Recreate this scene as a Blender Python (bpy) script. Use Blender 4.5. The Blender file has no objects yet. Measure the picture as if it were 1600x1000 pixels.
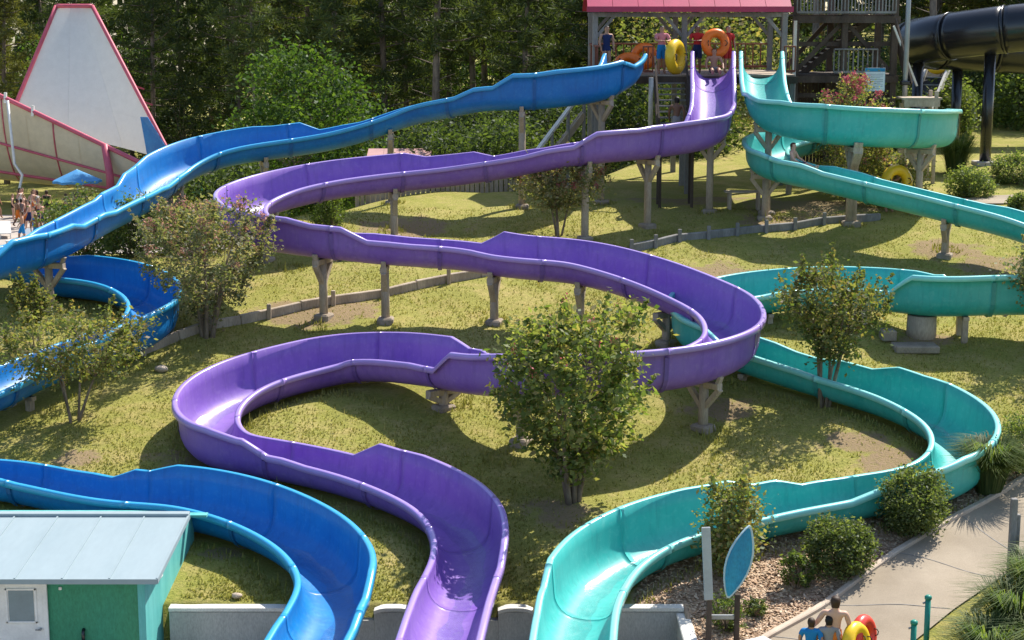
import bpy, bmesh, math, random
import numpy as np
from mathutils import Vector, Matrix

# ---------------------------------------------------------------- camera, sky, sun, exposure
scene = bpy.context.scene
COL = scene.collection
cam_d = bpy.data.cameras.new('camera'); cam = bpy.data.objects.new('camera', cam_d); COL.objects.link(cam)
cam.location = (0, 0, 12.4)
cam.rotation_euler = (math.pi / 2 - math.atan(480 / 2600), 0, 0)
cam_d.sensor_width = 36.0; cam_d.lens = 58.5; cam_d.clip_end = 2000
scene.camera = cam
SUN_EL, SUN_AZ = math.radians(51), math.radians(42)          # azimuth from +Y towards +X
world = bpy.data.worlds.new('World'); scene.world = world; world.use_nodes = True
wn = world.node_tree.nodes; wl = world.node_tree.links
for n in list(wn): wn.remove(n)
sky = wn.new('ShaderNodeTexSky'); sky.sky_type = 'NISHITA'; sky.sun_disc = False
sky.sun_elevation = SUN_EL; sky.sun_rotation = SUN_AZ
bg = wn.new('ShaderNodeBackground'); bg.inputs['Strength'].default_value = 0.135
wo = wn.new('ShaderNodeOutputWorld')
wl.new(sky.outputs[0], bg.inputs[0]); wl.new(bg.outputs[0], wo.inputs[0])
sun_d = bpy.data.lights.new('sun', 'SUN'); sun_d.energy = 5.0; sun_d.angle = math.radians(0.53); sun_d.color = (1.0, 0.95, 0.86)
sun = bpy.data.objects.new('sun', sun_d); COL.objects.link(sun)
sd = Vector((-math.cos(SUN_EL) * math.sin(SUN_AZ), -math.cos(SUN_EL) * math.cos(SUN_AZ), -math.sin(SUN_EL)))
sun.rotation_euler = sd.to_track_quat('-Z', 'Y').to_euler(); sun.location = (30, 60, 60)
vs = scene.view_settings
vs.view_transform = 'Standard'; vs.look = 'None'; vs.exposure = 0.72; vs.gamma = 1.0; vs.use_curve_mapping = False
scene.cycles.max_bounces = 6; scene.cycles.diffuse_bounces = 3; scene.cycles.transparent_max_bounces = 8

R = random.Random(7)
NR = np.random.default_rng(11)

# ---------------------------------------------------------------- layout in world metres (x, y, z[, wall heights])
PURPLE = [(7.25, 60.76, 10.1, 0.936, 0.936), (7.1, 59.42, 9.58, 0.819, 0.819), (6.95, 57.85, 8.82, 0.76, 0.76), (6.78, 56.83, 8.06, 1.053, 0.877), (6.09, 55.87, 7.86, 1.111, 0.725), (4.77, 55.33, 7.7, 1.111, 0.702), (2.89, 53.84, 7.66, 1.053, 0.643), (1.44, 53.56, 7.5, 0.702, 0.643), (0.0, 53.61, 7.21, 0.643, 0.702), (-2.07, 53.97, 6.88, 0.643, 0.936), (-4.14, 53.82, 6.7, 0.643, 1.111), (-6.12, 53.04, 6.51, 0.643, 1.111), (-7.52, 52.02, 6.26, 0.643, 1.111), (-8.24, 50.35, 5.98, 0.643, 1.111), (-7.67, 48.63, 5.74, 0.643, 1.111), (-6.42, 47.41, 5.64, 0.643, 1.111), (-4.89, 46.76, 5.56, 0.643, 0.994), (-3.8, 46.65, 5.44, 0.702, 0.702), (-2.53, 46.69, 5.35, 0.679, 0.679), (-1.27, 46.71, 5.25, 0.679, 0.679), (0.0, 46.37, 5.08, 1.111, 0.643), (1.8, 46.48, 4.91, 1.111, 0.643), (3.55, 45.61, 4.58, 1.111, 0.643), (4.84, 44.37, 4.23, 1.111, 0.643), (5.63, 43.02, 3.96, 1.111, 0.643), (5.69, 41.79, 3.76, 1.111, 0.643), (5.02, 40.04, 3.65, 1.111, 0.643), (3.83, 39.06, 3.56, 1.111, 0.643), (2.5, 38.65, 3.52, 1.111, 0.643), (1.21, 38.65, 3.46, 1.111, 0.643), (0.15, 38.98, 3.39, 1.111, 0.679), (-0.78, 39.64, 3.27, 1.076, 0.702), (-1.52, 40.62, 3.2, 0.608, 0.877), (-2.19, 41.38, 3.12, 0.643, 1.111), (-2.96, 41.95, 3.09, 0.643, 1.111), (-4.35, 42.69, 2.91, 0.643, 1.111), (-5.61, 42.03, 2.76, 0.643, 1.111), (-6.65, 41.22, 2.59, 0.643, 1.111), (-7.28, 40.18, 2.38, 0.643, 1.111), (-7.35, 38.77, 2.11, 0.643, 1.111), (-6.81, 37.81, 1.92, 0.643, 1.111), (-5.95, 37.51, 1.86, 0.643, 0.994), (-5.17, 37.23, 1.8, 0.643, 0.702), (-4.16, 36.78, 1.71, 0.643, 0.643), (-3.24, 36.25, 1.61, 1.053, 0.643), (-2.26, 35.52, 1.46, 1.111, 0.643), (-1.38, 34.6, 1.27, 1.111, 0.643), (-0.92, 33.45, 1.06, 1.111, 0.643), (-0.87, 32.5, 0.91, 1.053, 0.643), (-0.98, 31.3, 0.94, 0.725, 0.643), (-1.15, 29.98, 0.84, 0.679, 0.679), (-1.27, 28.6, 0.7, 0.702, 0.702), (-1.42, 27.31, 0.5, 0.702, 0.702), (-1.54, 25.97, 0.32, 0.702, 0.702)]
BLUE = [(4.08, 60.75, 10.01, 0.936, 0.936), (3.8, 59.47, 9.74, 0.936, 0.819), (3.01, 58.51, 9.39, 1.287, 0.702), (1.77, 57.97, 9.23, 1.287, 0.702), (0.44, 57.84, 9.12, 1.228, 0.643), (-0.88, 58.0, 9.12, 0.819, 0.643), (-2.22, 58.24, 8.83, 0.643, 0.643), (-3.58, 58.59, 8.54, 0.643, 0.643), (-4.92, 58.5, 8.06, 0.643, 0.643), (-6.27, 58.44, 7.7, 0.643, 0.702), (-7.81, 58.23, 7.47, 0.643, 1.053), (-9.3, 57.79, 7.3, 0.643, 1.111), (-10.52, 57.14, 7.06, 0.643, 1.111), (-11.42, 55.85, 6.67, 0.643, 1.111), (-11.76, 54.35, 6.28, 0.702, 1.053), (-12.02, 52.67, 6.08, 0.76, 0.819), (-12.46, 50.79, 5.88, 0.76, 0.702), (-13.06, 48.91, 5.54, 0.877, 0.702), (-13.49, 47.05, 5.33, 1.053, 0.643), (-14.09, 45.41, 5.23, 1.111, 0.643), (-14.82, 44.38, 5.15, 0.643, 1.111), (-16.6, 44.3, 4.95, 1.111, 0.643), (-18.3, 45.3, 4.84, 1.111, 0.643), (-18.9, 47.2, 4.76, 1.111, 0.643), (-17.9, 48.9, 4.7, 1.111, 0.643), (-16.2, 49.2, 4.66, 0.702, 0.936), (-14.6, 48.9, 4.6, 0.936, 0.679), (-13.87, 48.88, 4.22, 0.994, 0.643), (-12.66, 48.61, 4.14, 1.111, 0.643), (-11.52, 48.13, 4.05, 1.111, 0.643), (-10.51, 47.19, 3.86, 1.111, 0.643), (-10.0, 46.03, 3.65, 1.111, 0.643), (-10.09, 44.65, 3.46, 1.111, 0.643), (-10.74, 43.56, 3.3, 1.053, 0.643), (-11.5, 42.48, 3.15, 0.877, 0.643), (-12.2, 41.38, 3.0, 0.702, 0.643), (-12.81, 40.18, 2.77, 0.643, 0.819), (-13.67, 38.94, 2.52, 0.643, 1.053), (-14.63, 38.18, 2.33, 0.643, 1.111), (-15.21, 37.49, 2.1, 0.643, 1.111), (-14.77, 36.7, 1.85, 0.643, 1.111), (-13.74, 36.41, 1.7, 0.643, 0.994), (-12.59, 36.42, 1.66, 0.643, 0.76), (-11.57, 36.36, 1.63, 0.643, 0.679), (-10.45, 35.97, 1.55, 0.643, 0.643), (-9.49, 35.57, 1.47, 0.679, 0.643), (-8.42, 35.22, 1.4, 0.936, 0.643), (-7.27, 35.1, 1.37, 1.111, 0.643), (-6.08, 34.63, 1.28, 1.111, 0.643), (-5.01, 33.88, 1.14, 1.111, 0.643), (-4.09, 32.89, 0.96, 1.111, 0.643), (-3.58, 31.81, 0.82, 1.111, 0.643), (-3.42, 30.59, 0.8, 1.111, 0.643), (-3.5, 29.69, 0.75, 0.842, 0.643), (-3.64, 28.51, 0.69, 0.702, 0.679), (-3.83, 27.31, 0.5, 0.702, 0.702), (-4.0, 26.09, 0.32, 0.702, 0.702)]
TEAL = [(9.0, 60.76, 10.1, 0.936, 0.936), (8.83, 59.34, 9.64, 0.877, 0.877), (8.67, 57.71, 9.09, 0.819, 0.819), (8.72, 56.51, 8.51, 0.819, 1.111), (9.4, 55.66, 8.3, 0.702, 1.228), (10.58, 55.33, 8.14, 0.702, 1.287), (12.1, 55.51, 8.04, 0.702, 1.287), (13.57, 56.31, 7.93, 0.702, 1.287), (14.64, 57.81, 7.84, 0.702, 1.287), (15.08, 59.92, 7.71, 0.702, 1.287), (14.59, 61.53, 7.64, 0.702, 1.17), (13.27, 61.91, 7.67, 0.679, 0.819), (11.69, 61.07, 7.63, 0.702, 0.643), (10.17, 59.62, 7.36, 0.643, 0.994), (9.06, 58.08, 7.25, 0.643, 0.994), (8.56, 56.33, 7.14, 0.643, 0.994), (8.66, 54.98, 7.0, 0.643, 0.936), (9.35, 54.03, 6.89, 0.643, 0.819), (10.49, 53.48, 6.65, 0.76, 0.702), (12.18, 52.69, 6.29, 0.702, 0.702), (14.03, 51.91, 5.88, 0.702, 0.702), (15.75, 50.92, 5.49, 0.76, 0.702), (16.99, 49.85, 5.0, 1.111, 0.702), (17.48, 48.16, 4.64, 1.147, 0.702), (17.08, 46.48, 4.35, 1.17, 0.702), (15.92, 45.45, 4.26, 1.17, 0.702), (14.45, 45.25, 4.26, 1.17, 0.702), (13.09, 45.42, 4.21, 1.17, 0.702), (11.6, 45.48, 4.15, 1.17, 0.994), (10.82, 46.32, 4.17, 0.643, 1.053), (9.67, 46.86, 4.14, 0.643, 1.053), (8.4, 46.93, 4.1, 0.643, 1.053), (7.13, 46.93, 3.98, 0.643, 1.053), (5.96, 46.34, 3.84, 0.679, 1.053), (5.14, 45.43, 3.66, 0.679, 1.111), (4.97, 44.58, 3.49, 0.679, 1.111), (5.31, 43.75, 3.32, 0.679, 1.053), (6.38, 42.79, 3.08, 0.76, 0.679), (7.36, 42.12, 2.86, 0.702, 0.679), (8.46, 41.36, 2.66, 0.819, 0.643), (9.56, 40.47, 2.46, 1.053, 0.643), (10.28, 39.49, 2.25, 1.111, 0.643), (10.64, 38.42, 2.04, 1.111, 0.643), (10.47, 37.3, 1.81, 1.111, 0.643), (9.75, 36.35, 1.63, 1.111, 0.643), (8.84, 35.85, 1.53, 0.994, 0.643), (7.95, 35.64, 1.48, 0.76, 0.643), (6.87, 35.18, 1.39, 0.643, 0.679), (5.84, 34.84, 1.32, 0.643, 0.877), (4.8, 34.38, 1.23, 0.643, 1.076), (3.8, 33.95, 1.14, 0.643, 1.111), (2.8, 33.31, 1.03, 0.643, 1.111), (2.02, 32.41, 0.88, 0.643, 1.111), (1.52, 31.03, 0.84, 0.643, 1.111), (1.29, 30.16, 0.78, 0.643, 0.819), (1.15, 29.02, 0.7, 0.643, 0.702), (1.03, 27.64, 0.48, 0.702, 0.702), (0.92, 26.22, 0.32, 0.702, 0.702)]
SUP_P = [(6.79, 57.08), (5.05, 54.31), (2.39, 53.51), (-3.98, 54.59), (-6.85, 51.08), (-5.7, 46.2), (-3.62, 46.2), (-0.46, 46.63), (1.91, 46.53), (4.14, 44.92), (4.96, 39.39), (-0.23, 38.17), (2.0, 38.7), (-1.43, 41.14)]
SUP_B = [(-12.56, 47.26), (3.2, 58.6), (0.3, 57.85), (-4.2, 58.55), (-8.6, 58.0), (-11.3, 55.6), (-17.5, 44.6)]
SUP_T = [(8.75, 56.1), (8.74, 56.78), (11.4, 55.4), (13.9, 56.7), (11.24, 55.88), (13.89, 52.63), (16.2, 50.6), (14.9, 60.9), (12.2, 61.4)]
EDGE_L = [(-10.02, 44.39, 3.28), (-8.48, 46.06, 3.62), (-7.0, 47.11, 3.83), (-5.24, 47.96, 4.0), (-3.8, 48.68, 4.15), (-1.94, 49.8, 4.37), (0.0, 50.74, 4.56)]
EDGE_R = [(3.78, 52.63, 4.93), (5.4, 53.58, 5.11), (7.36, 54.31, 5.24), (9.36, 54.95, 5.35), (11.44, 55.8, 5.48), (12.48, 56.13, 5.53)]
PATH_L = [(3.68, 29.18, 0.24), (4.95, 30.49, 0.48), (6.28, 31.76, 0.73), (8.13, 33.76, 1.14), (9.89, 35.33, 1.45), (11.83, 37.13, 1.82), (13.82, 38.7, 2.13), (16.48, 40.46, 2.49)]
PATH_R = [(6.13, 28.31, 0.12), (7.62, 30.27, 0.44), (8.79, 31.52, 0.69), (10.02, 32.73, 0.93), (10.75, 33.42, 1.07), (12.23, 34.71, 1.33), (14.19, 36.3, 1.65), (16.69, 38.2, 2.03)]
BED = [(2.46, 30.27), (2.4, 32.12), (2.8, 33.11), (3.66, 33.76), (5.4, 34.57), (7.03, 35.13), (8.16, 35.86), (9.85, 36.92), (11.56, 38.3), (13.16, 39.56), (16.62, 40.83), (13.82, 38.7), (11.83, 37.13), (9.89, 35.33), (8.13, 33.76), (6.28, 31.76), (4.95, 30.49), (3.68, 29.18)]
DIRT = [(6.47, 50.4, 1.3), (13.92, 52.75, 1.2), (15.14, 51.26, 1.2), (-3.41, 55.1, 1.4), (-7.1, 38.03, 1.2), (-5.54, 47.26, 1.5), (8.36, 39.04, 0.7), (1.14, 35.56, 0.7), (9.07, 38.03, 0.8), (5.32, 40.83, 0.8), (-10.32, 38.2, 0.5), (11.38, 45.37, 0.7), (-6.12, 33.9, 0.5), (6.5, 60.5, 2.6), (10.5, 58.3, 2.0), (9, 55.8, 1.2)]
TREES = {'A': (1.37, 36.01, 1.59), 'B': (7.93, 41.14, 2.63), 'C': (-10.91, 40.28, 2.45), 'D': (-8.46, 45.46, 3.5), 'E': (1.51, 54.18, 5.22), 'F': (-13.12, 44.7, 3.35), 'G': (4.48, 32.73, 0.93), 'H': (14.7, 44.04, 3.21)}
BUSH = {'a': (6.8, 32.99, 0.98), 'b': (8.69, 34.71, 1.33), 'c': (5.81, 32.41, 0.86), 'd': (4.84, 31.36, 0.65), 'e': (10.85, 36.52, 1.69), 'f': (12.1, 37.55, 1.9), 'h': (4.18, 30.83, 0.55), 'i': (-6.03, 54.59, 5.29), 'j': (16.6, 60.18, 5.85), 'k': (19.15, 63.07, 6.0), 'l': (17.66, 57.73, 5.69)}

# ---------------------------------------------------------------- the lie of the land (metres)
def sm(a, b, x):
    t = min(1, max(0, (x - a) / (b - a))); return t * t * (3 - 2 * t)
WALL_Y, WALL_X = 31.7, 3.42
def hill(x, y):
    z = 0.2036 * (y - 28.2)
    z = 0.5 * (z + math.sqrt(z * z + 0.05))
    top = 5.75 + 0.045 * (y - 57)
    d = z - top
    z = 0.5 * (z + top - math.sqrt(d * d + 0.1225))
    yc = 50.3 + 5.2 * sm(-10, -7, x) + 5 * sm(-7, -3, x) + 10 * sm(1, 7, x) + 120 * sm(8, 16, x)
    return z + (0.3 - z) * sm(yc, yc + 17, y)
def T(x, y):
    if y < WALL_Y and x < WALL_X: return -0.2
    return hill(x, y)

# ---------------------------------------------------------------- helpers
def link(o, parent=None):
    COL.objects.link(o)
    if parent is not None: o.parent = parent
    return o
def tag(o, label, cat, group=None):
    o['label'] = label; o['category'] = cat
    if group: o['group'] = group
    return o
def thing(name, label, cat, loc=(0, 0, 0), rz=0.0, group=None, scale=None):
    o = bpy.data.objects.new(name, None); o.location = loc; o.rotation_euler = (0, 0, rz)
    if scale: o.scale = scale if isinstance(scale, tuple) else (scale,) * 3
    o.empty_display_size = 0.2
    link(o); return tag(o, label, cat, group)
def structure(o): o['kind'] = 'structure'; return o
def stuff(o): o['kind'] = 'stuff'; return o
def world_off(parent):
    v = Vector((0, 0, 0))
    while parent is not None:
        v += parent.location; parent = parent.parent
    return v
class MB:
    """collects shapes given in world metres; build() makes ONE mesh object (under a parent that is not rotated)"""
    def __init__(s): s.v = []; s.f = []; s.m = []; s.sm = []
    def add(s, vs, fs, m=0, smooth=False):
        b = len(s.v); s.v += [tuple(p) for p in vs]
        for f in fs: s.f.append(tuple(b + i for i in f)); s.m.append(m); s.sm.append(smooth)
        return s
    def box(s, c, size, rz=0.0, m=0, mat=None, bev=0.0):
        hx, hy, hz = size[0] / 2, size[1] / 2, size[2] / 2
        M = mat if mat is not None else Matrix.Translation(c) @ Matrix.Rotation(rz, 4, 'Z')
        if bev > 0:
            b = min(bev, hx * .9, hy * .9, hz * .9); pts = []
            for sx in (-1, 1):
                for sy in (-1, 1):
                    for sz in (-1, 1):
                        pts += [(sx * (hx - b), sy * (hy - b), sz * hz), (sx * (hx - b), sy * hy, sz * (hz - b)), (sx * hx, sy * (hy - b), sz * (hz - b))]
            bm = bmesh.new()
            for p in pts: bm.verts.new(M @ Vector(p))
            bmesh.ops.convex_hull(bm, input=bm.verts)
            bm.verts.index_update()
            s.add([v.co[:] for v in bm.verts], [[v.index for v in f.verts] for f in bm.faces], m); bm.free(); return s
        pts = [M @ Vector((x, y, z)) for x in (-hx, hx) for y in (-hy, hy) for z in (-hz, hz)]
        return s.add(pts, [(0, 1, 3, 2), (4, 6, 7, 5), (0, 4, 5, 1), (2, 3, 7, 6), (0, 2, 6, 4), (1, 5, 7, 3)], m)
    def beam(s, a, b, w, h, m=0, up=(0, 0, 1), bev=0.0):
        a, b = Vector(a), Vector(b); d = b - a; L = d.length; d.normalize()
        upv = Vector(up)
        if abs(d.dot(upv)) > .98: upv = Vector((0, 1, 0))
        sx = d.cross(upv).normalized(); u = sx.cross(d)
        M = Matrix(((sx.x, d.x, u.x, 0), (sx.y, d.y, u.y, 0), (sx.z, d.z, u.z, 0), (0, 0, 0, 1))); M.translation = (a + b) / 2
        return s.box(None, (w, L, h), mat=M, m=m, bev=bev)
    def tube(s, pts, rad, n=8, m=0, cap=True, smooth=True, jitter=0):
        pts = [Vector(p) for p in pts]; k = len(pts)
        if not hasattr(rad, '__len__'): rad = [rad] * k
        vs, fs = [], []
        ref = None
        for i, p in enumerate(pts):
            d = (pts[min(i + 1, k - 1)] - pts[max(i - 1, 0)]).normalized()
            if ref is None:
                ref = d.cross(Vector((0, 0, 1)) if abs(d.z) < .9 else Vector((1, 0, 0))).normalized()
            ref = (ref - d * ref.dot(d)).normalized(); e = d.cross(ref)
            for j in range(n):
                a = 2 * math.pi * j / n; r = rad[i] * (1 + (R.uniform(-jitter, jitter) if jitter else 0))
                vs.append(p + ref * (r * math.cos(a)) + e * (r * math.sin(a)))
        for i in range(k - 1):
            for j in range(n):
                j2 = (j + 1) % n
                fs.append((i * n + j, i * n + j2, (i + 1) * n + j2, (i + 1) * n + j))
        s.add(vs, fs, m, smooth)
        if cap:
            b = len(s.v) - len(vs)
            s.f.append(tuple(b + j for j in reversed(range(n)))); s.m.append(m); s.sm.append(False)
            s.f.append(tuple(b + (k - 1) * n + j for j in range(n))); s.m.append(m); s.sm.append(False)
        return s
    def torus(s, c, R0, r, M=None, n=28, k=12, m=0, sq=1.0):
        vs, fs = [], []
        M = M or Matrix.Identity(4)
        for i in range(n):
            a = 2 * math.pi * i / n
            for j in range(k):
                b = 2 * math.pi * j / k
                q = R0 + r * math.cos(b)
                vs.append(Vector(c) + (M @ Vector((q * math.cos(a), q * math.sin(a), r * sq * math.sin(b)))))
        for i in range(n):
            for j in range(k):
                i2, j2 = (i + 1) % n, (j + 1) % k
                fs.append((i * k + j, i2 * k + j, i2 * k + j2, i * k + j2))
        return s.add(vs, fs, m, True)
    def build(s, name, mats, parent=None):
        off = world_off(parent)
        me = bpy.data.meshes.new(name)
        me.from_pydata([(p[0] - off.x, p[1] - off.y, p[2] - off.z) for p in s.v], [], s.f)
        if not isinstance(mats, (list, tuple)): mats = [mats]
        for m in mats: me.materials.append(m)
        me.polygons.foreach_set('material_index', s.m)
        me.polygons.foreach_set('use_smooth', s.sm)
        me.update()
        return link(bpy.data.objects.new(name, me), parent)
def np_mesh(name, V, Q, mat, parent=None, smooth=False):
    """V (n,3), Q (m,3 or 4) arrays"""
    V = np.asarray(V, np.float32); Q = np.asarray(Q, np.int32); k = Q.shape[1]
    me = bpy.data.meshes.new(name)
    me.vertices.add(len(V)); me.vertices.foreach_set('co', V.ravel())
    me.loops.add(Q.size); me.loops.foreach_set('vertex_index', Q.ravel())
    me.polygons.add(len(Q)); me.polygons.foreach_set('loop_start', np.arange(0, Q.size, k, dtype=np.int32))
    try: me.polygons.foreach_set('loop_total', np.full(len(Q), k, np.int32))
    except Exception: pass
    if smooth: me.polygons.foreach_set('use_smooth', np.ones(len(Q), bool))
    me.materials.append(mat); me.update(calc_edges=True); me.validate()
    return link(bpy.data.objects.new(name, me), parent)
def copy_tree(o, loc=None, rz=None, scale=None, parent=None):
    c = o.copy(); COL.objects.link(c); c.parent = parent
    if loc is not None: c.location = loc
    if rz is not None: c.rotation_euler = (0, 0, rz)
    if scale is not None: c.scale = scale if isinstance(scale, tuple) else (scale,) * 3
    for ch in o.children: copy_tree(ch, parent=c)
    return c

# ---------------------------------------------------------------- materials
def new_mat(name):
    m = bpy.data.materials.new(name); m.use_nodes = True
    nt = m.node_tree; b = nt.nodes['Principled BSDF']
    return m, nt, b
def N(nt, kind, **kw):
    n = nt.nodes.new(kind)
    for k, v in kw.items():
        if k in n.inputs.keys(): n.inputs[k].default_value = v
        else: setattr(n, k, v)
    return n
def coords(nt, sc=(1, 1, 1), obj=True):
    tc = nt.nodes.new('ShaderNodeNewGeometry' if not obj else 'ShaderNodeTexCoord'); mp = nt.nodes.new('ShaderNodeMapping')
    nt.links.new(tc.outputs['Object' if obj else 'Position'], mp.inputs[0]); mp.inputs['Scale'].default_value = sc
    return mp.outputs[0]
def ramp(nt, fac, stops):
    r = nt.nodes.new('ShaderNodeValToRGB'); nt.links.new(fac, r.inputs[0])
    el = r.color_ramp.elements
    while len(el) < len(stops): el.new(0.5)
    for e, (p, c) in zip(el, stops): e.position = p; e.color = (*c, 1)
    return r.outputs[0]
def mixc(nt, fac, a, b, mode='MIX'):
    m = nt.nodes.new('ShaderNodeMix'); m.data_type = 'RGBA'; m.blend_type = mode
    for inp, val in ((m.inputs[0], fac), (m.inputs[6], a), (m.inputs[7], b)):
        if hasattr(val, 'is_linked'): nt.links.new(val, inp)
        elif isinstance(val, tuple): inp.default_value = (*val, 1) if len(val) == 3 else val
        else: inp.default_value = val
    return m.outputs[2]
def noise(nt, vec, scale, detail=4, rough=.6):
    n = N(nt, 'ShaderNodeTexNoise'); n.inputs['Scale'].default_value = scale; n.inputs['Detail'].default_value = detail; n.inputs['Roughness'].default_value = rough
    nt.links.new(vec, n.inputs['Vector']); return n.outputs['Fac']
def bump(nt, b, h, strength=.3, dist=.02):
    n = nt.nodes.new('ShaderNodeBump'); n.inputs['Strength'].default_value = strength; n.inputs['Distance'].default_value = dist
    nt.links.new(h, n.inputs['Height']); nt.links.new(n.outputs[0], b.inputs['Normal'])
def mottled(name, c1, c2, scale=3.0, rough=.7, stretch=(1, 1, 1), bmp=.3, bdist=.01, fine=40, spec=.3, c3=None, obj=False, metallic=0, fk=(.75, 1.15)):
    m, nt, b = new_mat(name); v = coords(nt, stretch, obj)
    f = noise(nt, v, scale, 5); f2 = noise(nt, v, fine, 3)
    stops = [(.3, c1), (.7, c2)] if c3 is None else [(.25, c1), (.5, c2), (.75, c3)]
    col = ramp(nt, f, stops)
    k = ramp(nt, f2, [(.25, (fk[0],) * 3), (.75, (fk[1],) * 3)])
    col = mixc(nt, 1.0, col, k, 'MULTIPLY')
    nt.links.new(col, b.inputs['Base Color']); b.inputs['Roughness'].default_value = rough
    b.inputs['Specular IOR Level'].default_value = spec; b.inputs['Metallic'].default_value = metallic
    bump(nt, b, f2, bmp, bdist); return m
def flat(name, c, rough=.5, spec=.4, metallic=0.0, var=.12):
    return mottled(name, tuple(x * (1 - var) for x in c), tuple(min(1, x * (1 + var)) for x in c), 2.2, rough, bmp=.06, spec=spec, fine=25, metallic=metallic, fk=(.94, 1.05))
def fibreglass(name, c, light, chalk):
    """sun-chalked gelcoat: faded patches, runs of grime below the rims, fine scuffs"""
    m, nt, b = new_mat(name); v = coords(nt, (1, 1, 1), False); vz = coords(nt, (3.2, 3.2, .35), False)
    f = noise(nt, v, .7, 4, .65); f2 = noise(nt, v, 7, 5, .7); f3 = noise(nt, v, 55, 2); st = noise(nt, vz, 2.2, 5, .7)
    col = mixc(nt, ramp(nt, f, [(.35, (0, 0, 0)), (.72, (.7, .7, .7))]), c, light)
    col = mixc(nt, ramp(nt, f2, [(.52, (0, 0, 0)), (.8, (.28, .28, .28))]), col, chalk)
    col = mixc(nt, 1.0, col, ramp(nt, st, [(.28, (.80, .80, .82)), (.5, (1, 1, 1))]), 'MULTIPLY')
    nt.links.new(col, b.inputs['Base Color'])
    rr = nt.nodes.new('ShaderNodeMapRange'); nt.links.new(f2, rr.inputs[0]); rr.inputs[3].default_value = .38; rr.inputs[4].default_value = .6
    nt.links.new(rr.outputs[0], b.inputs['Roughness'])
    b.inputs['Specular IOR Level'].default_value = .45
    b.inputs['Coat Weight'].default_value = .1; b.inputs['Coat Roughness'].default_value = .18
    bump(nt, b, f3, .05, .01); return m
def sunlit_faded_rim(name, c):  # lip colour lightened to carry the sun's reflection, on top of gelcoat fading
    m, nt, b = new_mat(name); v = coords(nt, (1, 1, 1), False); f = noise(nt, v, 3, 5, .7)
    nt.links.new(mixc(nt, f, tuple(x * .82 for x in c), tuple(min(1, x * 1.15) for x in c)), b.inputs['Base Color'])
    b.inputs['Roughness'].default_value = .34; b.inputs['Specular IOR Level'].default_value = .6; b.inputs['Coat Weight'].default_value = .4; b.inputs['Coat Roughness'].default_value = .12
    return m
def leaf_mat(name, cols, transl=.56, tint=(1.35, 1.4, .6), gloss=.02):
    m = bpy.data.materials.new(name); m.use_nodes = True; nt = m.node_tree
    for n in list(nt.nodes): nt.nodes.remove(n)
    g = nt.nodes.new('ShaderNodeNewGeometry')
    col = ramp(nt, g.outputs['Random Per Island'], [(i / (len(cols) - 1), c) for i, c in enumerate(cols)])
    oi = nt.nodes.new('ShaderNodeObjectInfo')
    col = mixc(nt, 1.0, col, ramp(nt, oi.outputs['Random'], [(0, (.78, .8, .74)), (1, (1.2, 1.18, 1.1))]), 'MULTIPLY')
    d = N(nt, 'ShaderNodeBsdfDiffuse'); nt.links.new(col, d.inputs[0])
    t = N(nt, 'ShaderNodeBsdfTranslucent'); tc = mixc(nt, 1.0, col, tint, 'MULTIPLY'); nt.links.new(tc, t.inputs[0])
    gl = N(nt, 'ShaderNodeBsdfGlossy'); gl.inputs['Roughness'].default_value = .55; gl.inputs[0].default_value = (.9, .92, .95, 1)
    mx = nt.nodes.new('ShaderNodeMixShader'); mx.inputs[0].default_value = transl
    nt.links.new(d.outputs[0], mx.inputs[1]); nt.links.new(t.outputs[0], mx.inputs[2])
    m2 = nt.nodes.new('ShaderNodeMixShader'); m2.inputs[0].default_value = gloss
    nt.links.new(mx.outputs[0], m2.inputs[1]); nt.links.new(gl.outputs[0], m2.inputs[2])
    o = nt.nodes.new('ShaderNodeOutputMaterial'); nt.links.new(m2.outputs[0], o.inputs[0]); return m

M = {}
M['purple'] = fibreglass('purple_gelcoat', (.185, .085, .41), (.27, .16, .45), (.44, .33, .54))
M['blue'] = fibreglass('blue_gelcoat', (.0, .135, .42), (.003, .22, .54), (.12, .38, .62))
M['teal'] = fibreglass('teal_gelcoat', (.02, .37, .345), (.09, .48, .44), (.28, .62, .57))
M['purple_joint'] = fibreglass('purple_grimy', (.12, .055, .28), (.17, .10, .32), (.3, .22, .4)); M['blue_joint'] = fibreglass('blue_grimy', (.0, .09, .29), (.003, .14, .36), (.08, .24, .4)); M['teal_joint'] = fibreglass('teal_grimy', (.012, .24, .225), (.05, .31, .285), (.18, .4, .37))
M['purple_rim'] = sunlit_faded_rim('purple_rim', (.33, .22, .56)); M['blue_rim'] = sunlit_faded_rim('blue_rim', (.03, .34, .62)); M['teal_rim'] = sunlit_faded_rim('teal_rim', (.22, .64, .60))
M['wood'] = mottled('weathered_timber', (.30, .235, .17), (.52, .425, .325), 2.0, .85, (1, 1, .25), .5, .01, 30)
M['wood_grey'] = mottled('grey_timber', (.15, .142, .135), (.30, .285, .27), 2.0, .85, (1, 1, .25), .5, .01, 30)
M['wood_dark'] = mottled('dark_timber', (.05, .037, .028), (.115, .085, .065), 2.0, .85, (1, 1, .3), .5, .01, 30)
M['wood_red'] = mottled('stained_timber', (.16, .05, .03), (.27, .10, .06), 2.0, .8, (1, 1, .3), .4, .01, 30)
M['concrete'] = mottled('concrete', (.34, .31, .27), (.52, .48, .42), 1.6, .9, (1, 1, 1), .35, .006, 60)
M['concrete_grey'] = mottled('grey_painted_concrete', (.36, .36, .34), (.50, .49, .46), 1.2, .85, (1, 1, .35), .3, .005, 45)
M['kerb'] = mottled('tan_kerb', (.42, .33, .25), (.56, .46, .36), 2.0, .85, bmp=.3, bdist=.005, fine=50)
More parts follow.
